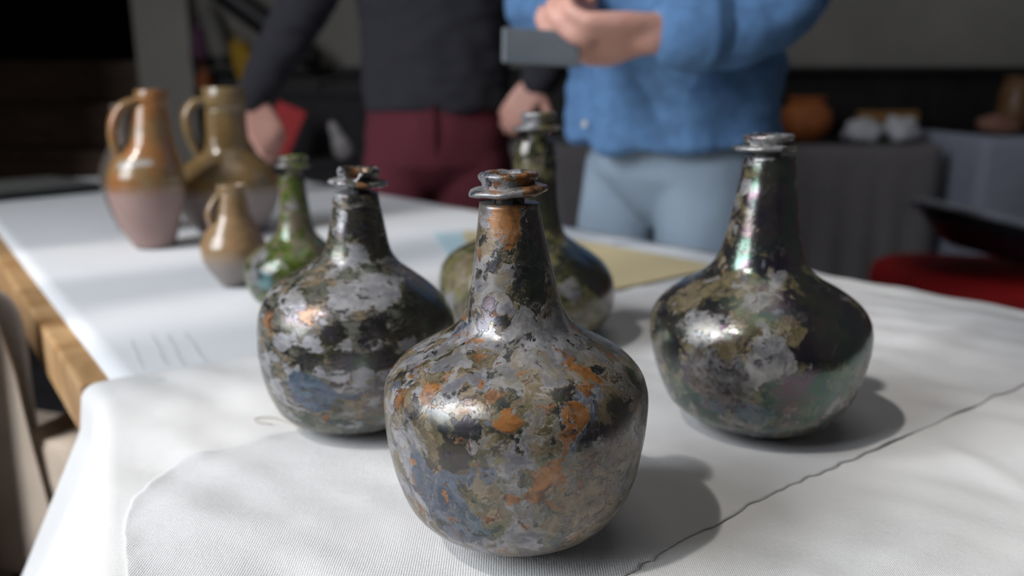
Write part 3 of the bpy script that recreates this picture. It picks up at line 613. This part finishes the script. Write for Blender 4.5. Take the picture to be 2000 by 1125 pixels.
# ---------------------------------------------------------------- things behind and beside the table
def drape(name, label, mat, x0, x1, y0, y1, zt, zb, seed, folds=9):
    """cloth over a table: flat top, folded skirt on the front and both ends"""
    V = []; F = []; per = []
    n = 120
    pts = [(x0, y1), (x0, y0), (x1, y0), (x1, y1)]
    L = [math.dist(pts[i], pts[i + 1]) for i in range(3)]; T = sum(L)
    for i in range(n + 1):
        d = T * i / n; k = 0
        while k < 2 and d > L[k]: d -= L[k]; k += 1
        f = d / L[k]; per.append((lerp(pts[k][0], pts[k + 1][0], f), lerp(pts[k][1], pts[k + 1][1], f), k))
    nrm = [(-1, 0), (0, -1), (1, 0)]; cx, cy = (x0 + x1) / 2, (y0 + y1) / 2
    rows = [(0, 0, -.03), (0, 0, 0), (.012, .012, 0), (.018, .05, 0)] + [(.02, .05 + (zt - zb - .05) * q / 7, q / 7) for q in range(1, 8)]
    for o, dz, q in rows:
        for i, (x, y, k) in enumerate(per):
            if q < 0: V.append((lerp(x, cx, .05), lerp(y, cy, .05), zt)); continue
            w = (math.sin(i / n * folds * 6.28 + seed + nz((x * 2, y * 2, seed), 2) * 3) * .5 + .5) * .035 * q
            V.append((x + nrm[k][0] * (o + w), y + nrm[k][1] * (o + w), zt - dz))
    w = n + 1
    for j in range(len(rows) - 1):
        for i in range(n): F.append((j * w + i, j * w + i + 1, (j + 1) * w + i + 1, (j + 1) * w + i))
    F.append(tuple(range(w)))
    o = mk(name, V, F, mat); return tag(o, label, 'tablecloth')
def side_table(label, x0, x1, y0, y1, zt, mat):
    t = empty('trestle_table', ((x0 + x1) / 2, (y0 + y1) / 2, 0), label, 'table'); hx, hy = (x1 - x0) / 2, (y1 - y0) / 2
    MB().box((0, 0, zt - .016), (2 * hx - .02, 2 * hy - .02, .024)).obj('tabletop', mat, t, False)
    for sx in (-1, 1):
        for sy in (-1, 1): MB().box((sx * (hx - .06), sy * (hy - .06), (zt - .028) / 2), (.045, .045, zt - .028)).obj('leg', mat, t, False)
def crumple(mb, c, r, seed, amp=.35, n=26, m=16):
    b = MB().ball((0, 0, 0), 1, n, m)
    for v in b.V:
        k = 1 + amp * nz(v, 1.7, seed) + amp * .5 * (abs(nz(v, 4.2, seed)) - .2)
        v *= k; v.z = max(v.z, -.7)
        v.x = v.x * r[0] + c[0]; v.y = v.y * r[1] + c[1]; v.z = (v.z + .7) / 1.7 * r[2] * 1.7 + c[2]
    mb.add(b.V, b.F); return mb
def build_back():
    gcl = cloth_mat('grey_table_linen', (.22, .205, .215), .003, .0004); wcl = cloth_mat('white_table_linen', (.42, .45, .56), .003, .0004)
    wd = wood('trestle_wood', (.10, .07, .04), (.2, .14, .08))
    side_table('trestle table along the back wall under the grey cloth', -.25, 1.70, 3.30, 3.80, .762, wd)
    drape('tablecloth', 'grey cloth hanging in soft folds from the long table at the back wall', gcl, -.25, 1.70, 3.30, 3.80, .766, .06, 1.0, 22)
    side_table('trestle table at the far right under the paler cloth', 1.86, 3.0, 3.22, 3.78, .800, wd)
    drape('tablecloth', 'pale bluish white cloth hanging from the table at the far right', wcl, 1.83, 3.02, 3.20, 3.79, .804, .06, 2.4, 6)
    # earthenware, plastic and other things on the back table
    ter = plain('terracotta', (.42, .13, .035), .7, .2, 20, .001)
    r = empty('earthenware_pot', (1.235, 3.52, .767), 'round orange brown earthenware pot on the back table beside the blue shirt', 'pot')
    MB().lathe([(.001, .006), (.045, 0), (.06, .004), (.098, .05), (.108, .09), (.098, .13), (.068, .16), (.060, .168), (.055, .166), (.06, .15), (.085, .12), (.085, .06), (.02, .012)], 40).obj('body', ter, r)
    MB().lathe([(.060, .160), (.072, .170), (.078, .178), (.074, .184), (.060, .182), (.054, .168)], 40, close=True).obj('rim', ter, r)
    pla = plain('white_polythene', (.62, .63, .68), .35, .06, 20)
    for k, (x, y, rr, sd, lab) in enumerate(((1.47, 3.50, (.085, .075, .055), 3, 'left heap of crumpled white polythene on the back table'), (1.645, 3.54, (.078, .075, .060), 8, 'right heap of crumpled pale polythene on the back table'))):
        o = crumple(MB(), (0, 0, 0), rr, sd).obj('polythene_bag', pla, None, True, (x, y, .768)); tag(o, lab, 'bag', 'crumpled polythene on the back table')
    ow = wood('ochre_wood', (.30, .15, .04), (.42, .24, .08))
    o = MB().box((0, 0, .06), (.26, .05, .12), 0, 0, 0).obj('wooden_block', ow, None, False, (1.66, 3.70, .767), bevel=.006); tag(o, 'long ochre wooden block behind the crumpled polythene', 'block')
    pk = plain('pinkish_clay', (.30, .15, .11), .8, .2, 18, .001)
    o = crumple(MB(), (0, 0, 0), (.085, .06, .045), 14, .25).obj('clay_lump', pk, None, True, (2.02, 3.46, .805)); tag(o, 'pinkish brown clay lump on the pale cloth at the far right', 'lump')
    jr = empty('brown_jar', (2.165, 3.60, .805), 'tall brown jar standing at the right end of the back tables', 'jar'); br = plain('brown_glaze', (.17, .085, .035), .4, .2)
    MB().lathe([(.001, .004), (.06, 0), (.068, .01), (.075, .08), (.072, .17), (.058, .20), (.05, .215), (.045, .214), (.045, .19), (.02, .01)], 36).obj('body', br, jr)
    MB().lathe([(.050, .208), (.060, .212), (.062, .224), (.056, .23), (.044, .228), (.044, .21)], 36, close=True).obj('rim', br, jr)

    # red chair with a dark tub on it
    red = plain('red_upholstery', (.46, .006, .010), .75, .12, 30, .001); blk = plain('black_steel', (.015, .015, .017), .4)
    ch = empty('red_chair', (1.33, 2.22, 0), 'red upholstered chair just past the right table edge, holding a dark tub', 'chair', None, R(-12))
    b = MB(); b.stack([(0, 0, .39, .265, .235), (0, 0, .40, .285, .255), (0, 0, .44, .292, .262), (0, 0, .475, .285, .255), (0, 0, .495, .255, .225), (0, 0, .502, .16, .14)], 44, True, 4)
    b.obj('seat', red, ch)
    b = MB()
    b.stack([(.34, 0, .40, .030, .24), (.36, 0, .55, .035, .25), (.39, 0, .75, .035, .25), (.41, 0, .88, .03, .22), (.415, 0, .905, .02, .17)], 36, True, 3.5); b.obj('backrest', red, ch)
    for sx in (-1, 1):
        for sy in (-1, 1): MB().tube([(sx * .23, sy * .2, .395), (sx * .25, sy * .22, .012)], .013, 10, None, 1).obj('leg', blk, ch)
    nv = plain('dark_plastic', (.012, .012, .022), .35); gy = plain('pale_rim', (.55, .60, .70), .4)
    tb = empty('plastic_tub', (1.315, 2.17, .5035), 'dark shallow tub with a pale rim, tilted on the red chair', 'tub'); tb.rotation_euler = (R(-9), R(13), R(-18))
    T = []
    for z, rx, ry in ((.0, .12, .10), (.012, .155, .12), (.05, .20, .15), (.085, .235, .175)): T.append((0, 0, z, rx, ry))
    T += [(0, 0, .082, .226, .167), (0, 0, .05, .19, .14), (0, 0, .02, .145, .11)]
    MB().stack(T, 56, True, 2.6).obj('shell', nv, tb)
    b = MB(); b.stack([(0, 0, .076, .238, .178), (0, 0, .076, .252, .190), (0, 0, .090, .255, .193), (0, 0, .096, .245, .184), (0, 0, .092, .230, .170)], 56, False, 2.6); b.obj('rim', gy, tb)
    tb.location.z = .545
    hw = empty('wooden_tool', (1.40, 2.16, .60), 'ochre wooden handle sticking out of the dark tub at the right edge', 'tool'); hw.rotation_euler = (0, R(-6), R(-8))
    MB().tube([(-.05, 0, .0), (.02, 0, .004), (.10, 0, .004), (.18, 0, .0)], [.012, .018, .019, .016], 14, None, 4).obj('handle', ow, hw)
    MB().tube([(.17, 0, 0), (.25, 0, 0)], [.011, .009], 12, None, 1).obj('ferrule', blk, hw)

    # pale slip-covered chair beside the table on the left
    bg = cloth_mat('beige_canvas', (.58, .48, .39), .002, .0005, .08)
    c = empty('canvas_armchair', (-.664, 1.077, 0), 'beige canvas covered armchair beside the left table edge, its back to the camera', 'chair', None, R(-18))
    def block(x0, x1, y0, y1, rows, pw=6): return MB().stack([((x0 + x1) / 2, (y0 + y1) / 2, z, (x1 - x0) / 2 * k, (y1 - y0) / 2 * k2) for z, k, k2 in rows], 56, True, pw)
    b = block(-.28, .233, -.213, -.208, [(.46, 1.07, .98), (.50, 1.06, 1), (.62, 1.0, 1), (.70, .955, 1), (.755, .915, .95), (.77, .90, .8), (.777, .88, .5)])
    for v in b.V:
        v.x += .003 * math.sin(v.z * 40) * (abs(v.x) > .15)
    b.obj('back_cover', bg, c, False)
    for x0, x1 in ((-.36, -.25), (.17, .298)):
        block(x0, x1, -.205, -.10, [(.47, 1, 1), (.50, 1.02, 1), (.58, 1, 1), (.612, .9, .97), (.622, .6, .9)], 5).obj('arm_cover', bg, c)
    block(-.24, .155, -.17, .10, [(.40, 1, 1), (.42, 1.01, 1.01), (.48, 1, 1), (.50, .92, .92)], 6).obj('seat_cover', bg, c)
    rb = wood('red_brown_wood', (.16, .045, .03), (.26, .08, .05))
    for x in (-.30, .225):
        for y in (-.15, .05): MB().box((x, y, .235), (.05, .05, .47)).obj('leg', rb, c, False, bevel=.004)
        MB().box((x, -.05, .43), (.03, .16, .07)).obj('side_rail', rb, c, False)
    for y in (-.15, .05): MB().box((-.04, y, .43), (.48, .03, .07)).obj('cross_rail', rb, c, False)
    wh = cloth_mat('white_cotton', (.80, .79, .80), .0015, .0004)
    V = []; F = []; n = 44; m = 60                    # white cloth thrown over the chair back
    path = [(-.170, .50), (-.172, .66), (-.180, .755), (-.210, .786), (-.232, .755), (-.234, .66), (-.236, .56), (-.240, .46), (-.246, .30), (-.242, .16)]
    for j in range(m + 1):
        q = j / m * (len(path) - 1); Y = interp([p[0] for p in path], q); Z = interp([p[1] for p in path], q); k = max(0, .80 - Z)
        for i in range(n + 1):
            u = i / n
            V.append((-.27 + u * (.476 - .055 * k) , Y - .006 * k * (1 + math.sin(u * 20)), Z + .003 * nz((u * 4, j * .1, 0), 1.3, 2)))
    for j in range(m):
        for i in range(n): F.append((j * (n + 1) + i, j * (n + 1) + i + 1, (j + 1) * (n + 1) + i + 1, (j + 1) * (n + 1) + i))
    o = mk('white_cloth', V, F, wh, None, True, (-.664, 1.077, 0)); o.rotation_euler = (0, 0, R(-18)); tag(o, 'white sunlit cloth thrown over the back of the beige armchair', 'cloth')
    sd = o.modifiers.new('thickness', 'SOLIDIFY'); sd.thickness = .0015

    # clutter along the back wall on the left: coats on a rail, black case, red folder
    bp = plain('black_bar', (.010, .010, .012), .5)
    hr = empty('stair_handrail', (-1.10, 3.70, 1.30), 'thick black handrail slanting down between the pier and the first person', 'rail')
    MB().tube([(-.42, 0, .30), (.22, 0, -.18)], .056, 16, None, 1).obj('rail', bp, hr)
    for k in (-.30, .12): MB().tube([(k, 0, .21 - .75 * (k + .30)), (k, .20, .19 - .75 * (k + .30))], .012, 8, None, 1).obj('bracket', bp, hr)
    def garment(label, loc, w, h, mat, seed, tilt=0):
        g = empty('hanging_garment', loc, label, 'garment', None)
        V = []; F = []; n = 36; m = 14
        for j in range(m + 1):
            t = j / m; ww = w * (.55 + .45 * min(1, t * 2.2)); 
            for i in range(n):
                a = 2 * math.pi * i / n; f = 1 + .16 * t * math.sin(a * 7 + seed) + .08 * nz((math.cos(a), math.sin(a), t * 3), 2, seed)
                V.append((ww * math.cos(a) * f + tilt * t * h, .055 * (.5 + .5 * t) * math.sin(a) * f, -h * t))
        for j in range(m):
            for i in range(n):
                q = (i + 1) % n; F.append((j * n + i, j * n + q, (j + 1) * n + q, (j + 1) * n + i))
        F.append(tuple(reversed(range(n)))); F.append(tuple(m * n + i for i in range(n)))
        mk('cloth', V, F, mat, g)
        MB().tube([(0, .05, .035), (0, 0, .045), (0, -.012, .02), (0, 0, -.01)], .005, 8).obj('loop', mat, g)
    garment('yellow ochre garment hanging behind the olive jug', (-1.225, 3.81, 1.19), .062, .20, plain('ochre_fabric', (.46, .26, .02), .8, .1), 1, .35)
    garment('grey garment hanging under the black handrail', (-1.345, 3.81, 1.34), .042, .22, plain('grey_fabric', (.20, .19, .18), .9, .1), 2, .2)
    garment('dull purple garment hanging beside the wall pier', (-1.397, 3.81, 1.25), .035, .14, plain('purple_fabric', (.12, .05, .10), .9, .1), 5)
    garment('small orange cloth hanging below the purple garment', (-1.385, 3.81, 1.065), .03, .08, plain('orange_fabric', (.30, .09, .03), .9, .1), 7)
    bf = plain('black_fabric', (.012, .011, .014), .85)
    cs = empty('equipment_case', (-.60, 3.02, 0), 'black upright equipment case behind the table, beside the red folder', 'case')
    MB().box((0, 0, .53), (.42, .26, .86)).obj('shell', bf, cs, False, bevel=.02)
    MB().box((0, 0, .965), (.43, .27, .02)).obj('lid', bf, cs, False, bevel=.006)
    MB().tube([(-.09, 0, .972), (-.08, 0, 1.01), (0, 0, 1.02), (.08, 0, 1.01), (.09, 0, .972)], .010, 10).obj('handle', bf, cs)
    for sx in (-1, 1):
        for sy in (-1, 1): MB().lathe([(.001, 0), (.03, 0), (.032, .012), (.03, .10), (.001, .10)], 16).obj('foot', blk, cs, True, (sx * .16, sy * .08, 0))
    kc = empty('black_crate', (-.59, 2.74, 0), 'low black crate standing in front of the equipment case, under the red folder', 'crate')
    for sx in (-1, 1): MB().box((sx * .21, 0, .37), (.015, .22, .74)).obj('side', bf, kc, False)
    MB().box((0, -.10, .37), (.42, .015, .74)).obj('front', bf, kc, False); MB().box((0, .10, .37), (.42, .015, .74)).obj('back', bf, kc, False); MB().box((0, 0, .747), (.44, .23, .014)).obj('lid', bf, kc, False, bevel=.003)
    rp = plain('red_card', (.40, .006, .010), .6, .06)
    f = empty('red_folder', (-.745, 2.70, .850), 'bright red folder standing askew beside the first person\'s pointing hand', 'folder'); f.rotation_euler = (R(-10), R(24), R(4))
    MB().box((0, 0, 0), (.095, .006, .175)).obj('cover', rp, f, False, bevel=.002)
    MB().box((.004, .006, .002), (.085, .005, .165)).obj('pages', plain('page_white', (.5, .48, .46), .8), f, False)
    wp = plain('white_ceramic', (.24, .22, .225), .5)
    sp = empty('white_scoop', (-.552, 2.66, .820), 'small whitish scoop in front of the black case', 'scoop'); sp.rotation_euler = (0, R(-22), 0); sp.scale = (.8, .8, .8)
    b = MB(); b.stack([(0, 0, -.075, .012, .010), (0, 0, -.06, .036, .022), (0, 0, -.03, .040, .026), (0, 0, .0, .034, .022), (0, 0, .03, .024, .016), (0, 0, .07, .018, .012), (0, 0, .085, .008, .006)], 24); b.obj('bowl', wp, sp)
# ---------------------------------------------------------------- people
def hand(mb, W, f, n, side, curl=(.5, .5, .5, .5), spread=.0, thumb=(.9, .35), s=1.0):
    """wrist W, finger direction f, palm-facing direction n, side = +-1 puts the thumb on +-(f x n)"""
    W = Vector(W); f = Vector(f).normalized(); n = Vector(n); n = (n - f * n.dot(f)).normalized(); t = f.cross(n) * side
    P = lambda a, b, c: W + (f * a + t * b + n * c) * s
    kn = [(.088, .030), (.093, .010), (.089, -.010), (.080, -.028)]; ln = [.072, .080, .074, .058]
    for (a, b), L, c in zip(kn, ln, curl):
        mb.tube([P(-.012, b * .45, 0), P(.035, b * .85, -.002), P(a, b, 0)], [.015 * s, .0145 * s, .0115 * s], 10, None, 3)
        ang = .12; pos = [P(a, b, 0)]; rad = [.0105 * s]; A, B, Cc = a, b, 0
        for k, q in enumerate((.45, .31, .24)):
            ang += c * (.75 if k == 0 else 1.0) * .95
            A += math.cos(ang) * L * q; Cc += math.sin(ang) * L * q; B += b * spread * q
            pos.append(P(A, B, Cc)); rad.append((.0098, .0088, .0074)[k] * s)
        mb.tube(pos, rad, 10, None, 3)
    sp, cu = thumb
    p0 = (.012, .022, .004); p1 = (.040, .022 + .030 * sp, .010); p2 = (.066, .022 + .044 * sp, .010 + .018 * cu); p3 = (.088, .022 + .050 * sp - .01 * cu, .010 + .040 * cu)
    mb.tube([P(*p0), P(*p1), P(*p2), P(*p3)], [.016 * s, .0135 * s, .0108 * s, .0085 * s], 10, None, 3)
def head(mb, c, yaw):
    """skull, jaw, neck, nose and ears around head centre c"""
    M = Matrix.Translation(c) @ Matrix.Rotation(yaw, 4, 'Z')          # face looks along local -Y
    b = MB(); b.ball((0, .012, .02), (.076, .095, .105), 24, 16); b.ball((0, -.022, -.045), (.056, .066, .070), 20, 12)
    b.tube([(0, -.082, .015), (0, -.104, -.012), (0, -.102, -.022)], [.009, .013, .012], 8, None, 2)
    for s in (-1, 1): b.stack([(s * .076, .012, -.03, .006, .010), (s * .080, .012, -.01, .010, .020), (s * .082, .016, .012, .010, .022), (s * .078, .016, .026, .006, .012)], 12)
    b.tube([(-.022, -.083, -.058), (0, -.090, -.056), (.022, -.083, -.058)], .006, 8, None, 2)
    b.tube([(0, .02, -.05), (0, .025, -.15)], [.055, .058], 18, None, 1)
    mb.add([M @ v for v in b.V], b.F)
    return M
def face_bits(M, body, hairm, style):
    ew = plain('eye_white', (.7, .68, .66), .3); er = plain('iris_brown', (.05, .03, .02), .2)
    for s in (-1, 1):
        e = MB().ball((0, 0, 0), .0115, 16, 10).obj('eye', ew, body, True, M @ Vector((s * .030, -.0655, .010)))
        MB().ball((0, 0, 0), (.0058, .003, .0058), 12, 8).obj('iris', er, e, True, (M.to_3x3() @ Vector((0, -.0100, 0))))
    b = MB(); b.ball((0, .022, .035), (.083, .098, .104), 24, 14)
    for v in b.V:
        if v.y < -.03: v.z = max(v.z, .085 - (v.y + .03) * .3)
        else: v.z = max(v.z, -.05 + style)
        v += v.normalized() * .003 * nz(v, 60, 3)
    MB().add([M @ v for v in b.V], b.F).obj('hair', hairm, body)
def shoes(body, mat, pts):
    for (x, y, yaw) in pts:
        b = MB(); b.stack([(0, -.05, .0, .045, .135), (0, -.05, .012, .048, .138), (0, -.045, .035, .044, .128), (0, -.02, .06, .040, .095), (0, .02, .085, .038, .055), (0, .03, .11, .040, .05)], 24, True, 2.6)
        b.obj('shoe', mat, body, True, (x, y, .004)).rotation_euler = (0, 0, yaw)
def build_people():
    skin = NT('skin'); v = skin.obj(); skin = skin.out(skin.mix(skin.noise(v, 30, 4), (.60, .30, .235), (.70, .40, .33)), .5, None, **{'Subsurface_Weight': .08, 'Subsurface_Radius': (.01, .004, .002)})
    lea = plain('brown_leather', (.05, .03, .02), .45); hr1 = plain('dark_hair', (.02, .014, .01), .6, .3, 90); hr2 = plain('grey_hair', (.18, .17, .16), .6, .3, 90)
    # ---------- person in the dark jumper and maroon trousers
    cx, cy = -.178, 2.0
    b = MB()
    b.stack([(cx, cy, .85, .12, .08), (cx, cy, .92, .155, .10), (cx, cy, 1.05, .14, .09), (cx, cy, 1.25, .155, .10), (cx, cy, 1.38, .165, .095), (cx, cy + .01, 1.45, .12, .07), (cx, cy + .01, 1.49, .06, .055)])
    M1 = head(b, Vector((cx - .01, cy - .03, 1.63)), R(-14))
    for s in (-1, 1): b.tube([(cx + s * .075, cy, .88), (cx + s * .095, cy + .005, .50), (cx + s * .10, cy + .01, .09)], [.075, .052, .036], 16, None, 4)
    RA = [(cx - .165, cy, 1.375), (-.460, 1.95, 1.185), (-.530, 1.93, 1.065), (-.590, 1.90, .965)]; LA = [(cx + .165, cy, 1.375), (.075, 2.02, 1.27), (.130, 2.08, 1.15), (.105, 1.99, 1.07), (.058, 1.905, 1.003)]
    b.tube(RA, [.050, .042, .034, .026], 14, None, 4); b.tube(LA, [.050, .044, .038, .032, .026], 14, None, 4)
    hand(b, (-.593, 1.898, .960), (.46, -.12, -.88), (-.35, .90, -.25), -1, (.02, .75, 1.0, 1.1), 0, (.7, .6), 1.04)
    hand(b, (.055, 1.900, .998), (-.62, -.02, -.78), (.1, .95, -.1), 1, (.35, .4, .4, .4), .1, (1.6, .1), .85)
    p = b.fused('person', skin, None, .0055, 5)
    tag(p, 'person in a dark jumper and maroon trousers, one hand pointing down over the jugs', 'person')
    face_bits(M1, p, hr1, 0)
    kn = plain('dark_jumper', (.025, .0245, .032), .95, .15, 200, .0006)
    b = MB()
    b.stack([(cx, cy, .935, .172, .122), (cx, cy, .955, .178, .126), (cx, cy, 1.02, .176, .124), (cx, cy, 1.12, .176, .122), (cx, cy, 1.27, .190, .125), (cx, cy, 1.38, .192, .112), (cx, cy + .008, 1.445, .145, .088), (cx, cy + .01, 1.475, .075, .068)], 36)
    b.tube(RA, [.064, .062, .054, .037], 18, None, 5); b.tube(LA, [.064, .062, .058, .050, .038], 18, None, 5)
    b.fused('jumper', kn, p, .007, 8, lambda c: .007 * nz((c.x, c.y * .6, c.z + c.x * .5), 13, 3) + .004 * nz((c.x, c.y, c.z * 2.2), 22, 6))
    mr = plain('maroon_cotton', (.105, .014, .026), .9, .15, 120, .0005)
    b = MB()
    b.stack([(cx, cy, .73, .03, .04), (cx, cy, .76, .10, .075), (cx, cy, .785, .152, .097), (cx, cy, .81, .174, .116), (cx, cy, .88, .176, .118), (cx, cy, .955, .166, .112), (cx, cy, .965, .15, .10)], 36)
    for s in (-1, 1): b.tube([(cx + s * .088, cy, .82), (cx + s * .096, cy - .01, .66), (cx + s * .098, cy, .46), (cx + s * .10, cy + .01, .09)], [.094, .088, .072, .060], 20, None, 4)
    tr = b.fused('trousers', mr, p, .007, 6, lambda c: .005 * nz((c.x, c.y, c.z * .7), 16, 9))
    b = MB().tube([(cx, cy - .125, .95), (cx + .004, cy - .124, .88), (cx, cy - .105, .80)], .005, 8, .5, 4); b.obj('fly_seam', mr, tr)
    shoes(p, lea, [(cx - .10, cy - .005, R(-8)), (cx + .10, cy - .005, R(8))])
    # ---------- person in the blue denim shirt
    px, py = .285, 1.475; yw = R(-52); lx, ly = math.cos(yw), math.sin(yw)
    Lp = lambda a, f, z: (px + lx * a + ly * f, py + ly * a - lx * f, z)     # a towards own left, f forwards
    b = MB()
    b.stack([(*Lp(0, 0, .86), .12, .08, yw), (*Lp(0, 0, .92), .155, .105, yw), (*Lp(0, .01, 1.05), .15, .105, yw), (*Lp(0, 0, 1.25), .165, .11, yw), (*Lp(0, 0, 1.39), .175, .10, yw), (*Lp(0, -.01, 1.46), .12, .07, yw), (*Lp(0, -.01, 1.50), .06, .055, yw)])
    M2 = head(b, Vector(Lp(0, .04, 1.64)), yw)
    for s in (-1, 1): b.tube([Lp(s * .075, 0, .88), Lp(s * .09, .02, .50), Lp(s * .095, -.01, .09)], [.075, .052, .036], 16, None, 4)
    LA = [Lp(.170, 0, 1.385), (.400, 1.270, 1.25), (.395, 1.240, 1.115), (.310, 1.220, 1.068), (.190, 1.195, 1.063)]
    RA = [Lp(-.170, 0, 1.385), (.085, 1.60, 1.25), (.055, 1.545, 1.135), (.075, 1.42, 1.115), (.105, 1.315, 1.105)]
    b.tube(LA, [.052, .046, .042, .038, .029], 14, None, 4); b.tube(RA, [.052, .046, .040, .036, .028], 14, None, 4)
    hand(b, (.192, 1.195, 1.063), (-1, -.08, -.06), (.12, .50, .60), 1, (.55, .62, .7, .8), 0, (.95, .55), 1.10)
    hand(b, (.106, 1.312, 1.104), (-.45, -.85, -.22), (.5, -.1, -.3), 1, (.7, .7, .7, .8), 0, (.7, .5), 1.05)
    p = b.fused('person', skin, None, .0055, 5)
    tag(p, 'person in a loose blue denim shirt and light jeans, holding a flat grey device', 'person')
    face_bits(M2, p, hr2, .01)
    dn = plain('blue_denim_shirt', (.10, .215, .42), .9, .14, 60, .0006)
    b = MB()
    b.stack([(*Lp(.0, .0, .890), .200, .165, yw), (*Lp(0, .0, .910), .200, .165, yw), (*Lp(0, .0, .93), .196, .162, yw), (*Lp(0, .01, 1.05), .192, .155, yw), (*Lp(0, 0, 1.25), .202, .142, yw), (*Lp(0, 0, 1.39), .205, .122, yw), (*Lp(0, -.01, 1.455), .15, .092, yw), (*Lp(0, -.01, 1.485), .078, .07, yw)], 40)
    b.tube(LA[:4] + [(.270, 1.213, 1.065)], [.068, .066, .062, .052, .046], 18, None, 5); b.tube(RA[:4] + [(.088, 1.37, 1.11)], [.068, .068, .064, .056, .046], 18, None, 5)
    def shirt_relief(c):
        k = .016 * nz((c.x * .8 + c.z * .5, c.y, c.z - c.x * .7), 11, 4) + .006 * nz((c.x, c.y, c.z * 2), 20, 8)
        lo = max(0, .98 - c.z); k += lo * .04 * math.sin(math.atan2(c.y - py, c.x - px) * 7 + 1)
        return k
    sh = b.fused('shirt', dn, p, .007, 7, shirt_relief)
    b = MB(); b.tube([(.292, 1.216, 1.067), (.268, 1.212, 1.066), (.240, 1.205, 1.064)], [.052, .060, .053], 22, None, 3)
    for v in b.V: v += Vector((0, 0, .004)) * nz(v, 40, 2)
    b.obj('cuff', dn, sh)
    bt = plain('pale_button', (.6, .6, .58), .4)
    for z in (.93, 1.03, 1.13, 1.23): MB().lathe([(.001, 0), (.006, 0), (.0065, .002), (.005, .003), (.001, .0025)], 14).obj('button', bt, sh, True, Lp(-.045, .170 - (z - .93) * .07, z)).rotation_euler = (R(90), 0, yw)
    jn = plain('light_jeans', (.27, .345, .43), .9, .06, 12, .0006)
    b = MB()
    b.stack([(*Lp(0, 0, .745), .03, .04, yw), (*Lp(0, 0, .78), .085, .075, yw), (*Lp(0, 0, .812), .145, .098, yw), (*Lp(0, 0, .84), .172, .115, yw), (*Lp(0, 0, .90), .170, .118, yw), (*Lp(0, 0, .97), .160, .11, yw)], 36)
    for s in (-1, 1): b.tube([Lp(s * .088, 0, .86), Lp(s * .100, .02, .70), Lp(s * .102, .015, .46), Lp(s * .10, -.01, .09)], [.090, .084, .070, .060], 20, None, 4)
    jo = b.fused('jeans', jn, p, .007, 6, lambda c: .005 * nz((c.x, c.y, c.z * .7), 16, 5))
    shoes(p, lea, [(*Lp(-.095, .02, 0)[:2], yw - R(8)), (*Lp(.095, .02, 0)[:2], yw + R(8))])
    dv = empty('grey_device', (.040, 1.175, 1.043), 'flat grey device held out in the hand of the person in blue', 'device'); dv.rotation_euler = (R(58), R(3), R(4))
    gr = plain('device_grey', (.12, .14, .165), .45, .05); sc = plain('device_screen', (.09, .105, .125), .2, .05)
    MB().box((0, 0, 0), (.108, .056, .007)).obj('case', gr, dv, False, bevel=.003)
    MB().box((0, 0, .0037), (.098, .048, .001)).obj('screen', sc, dv, False)

build_room(); build_tables(); build_bottles(); build_jugs(); build_people(); build_back()
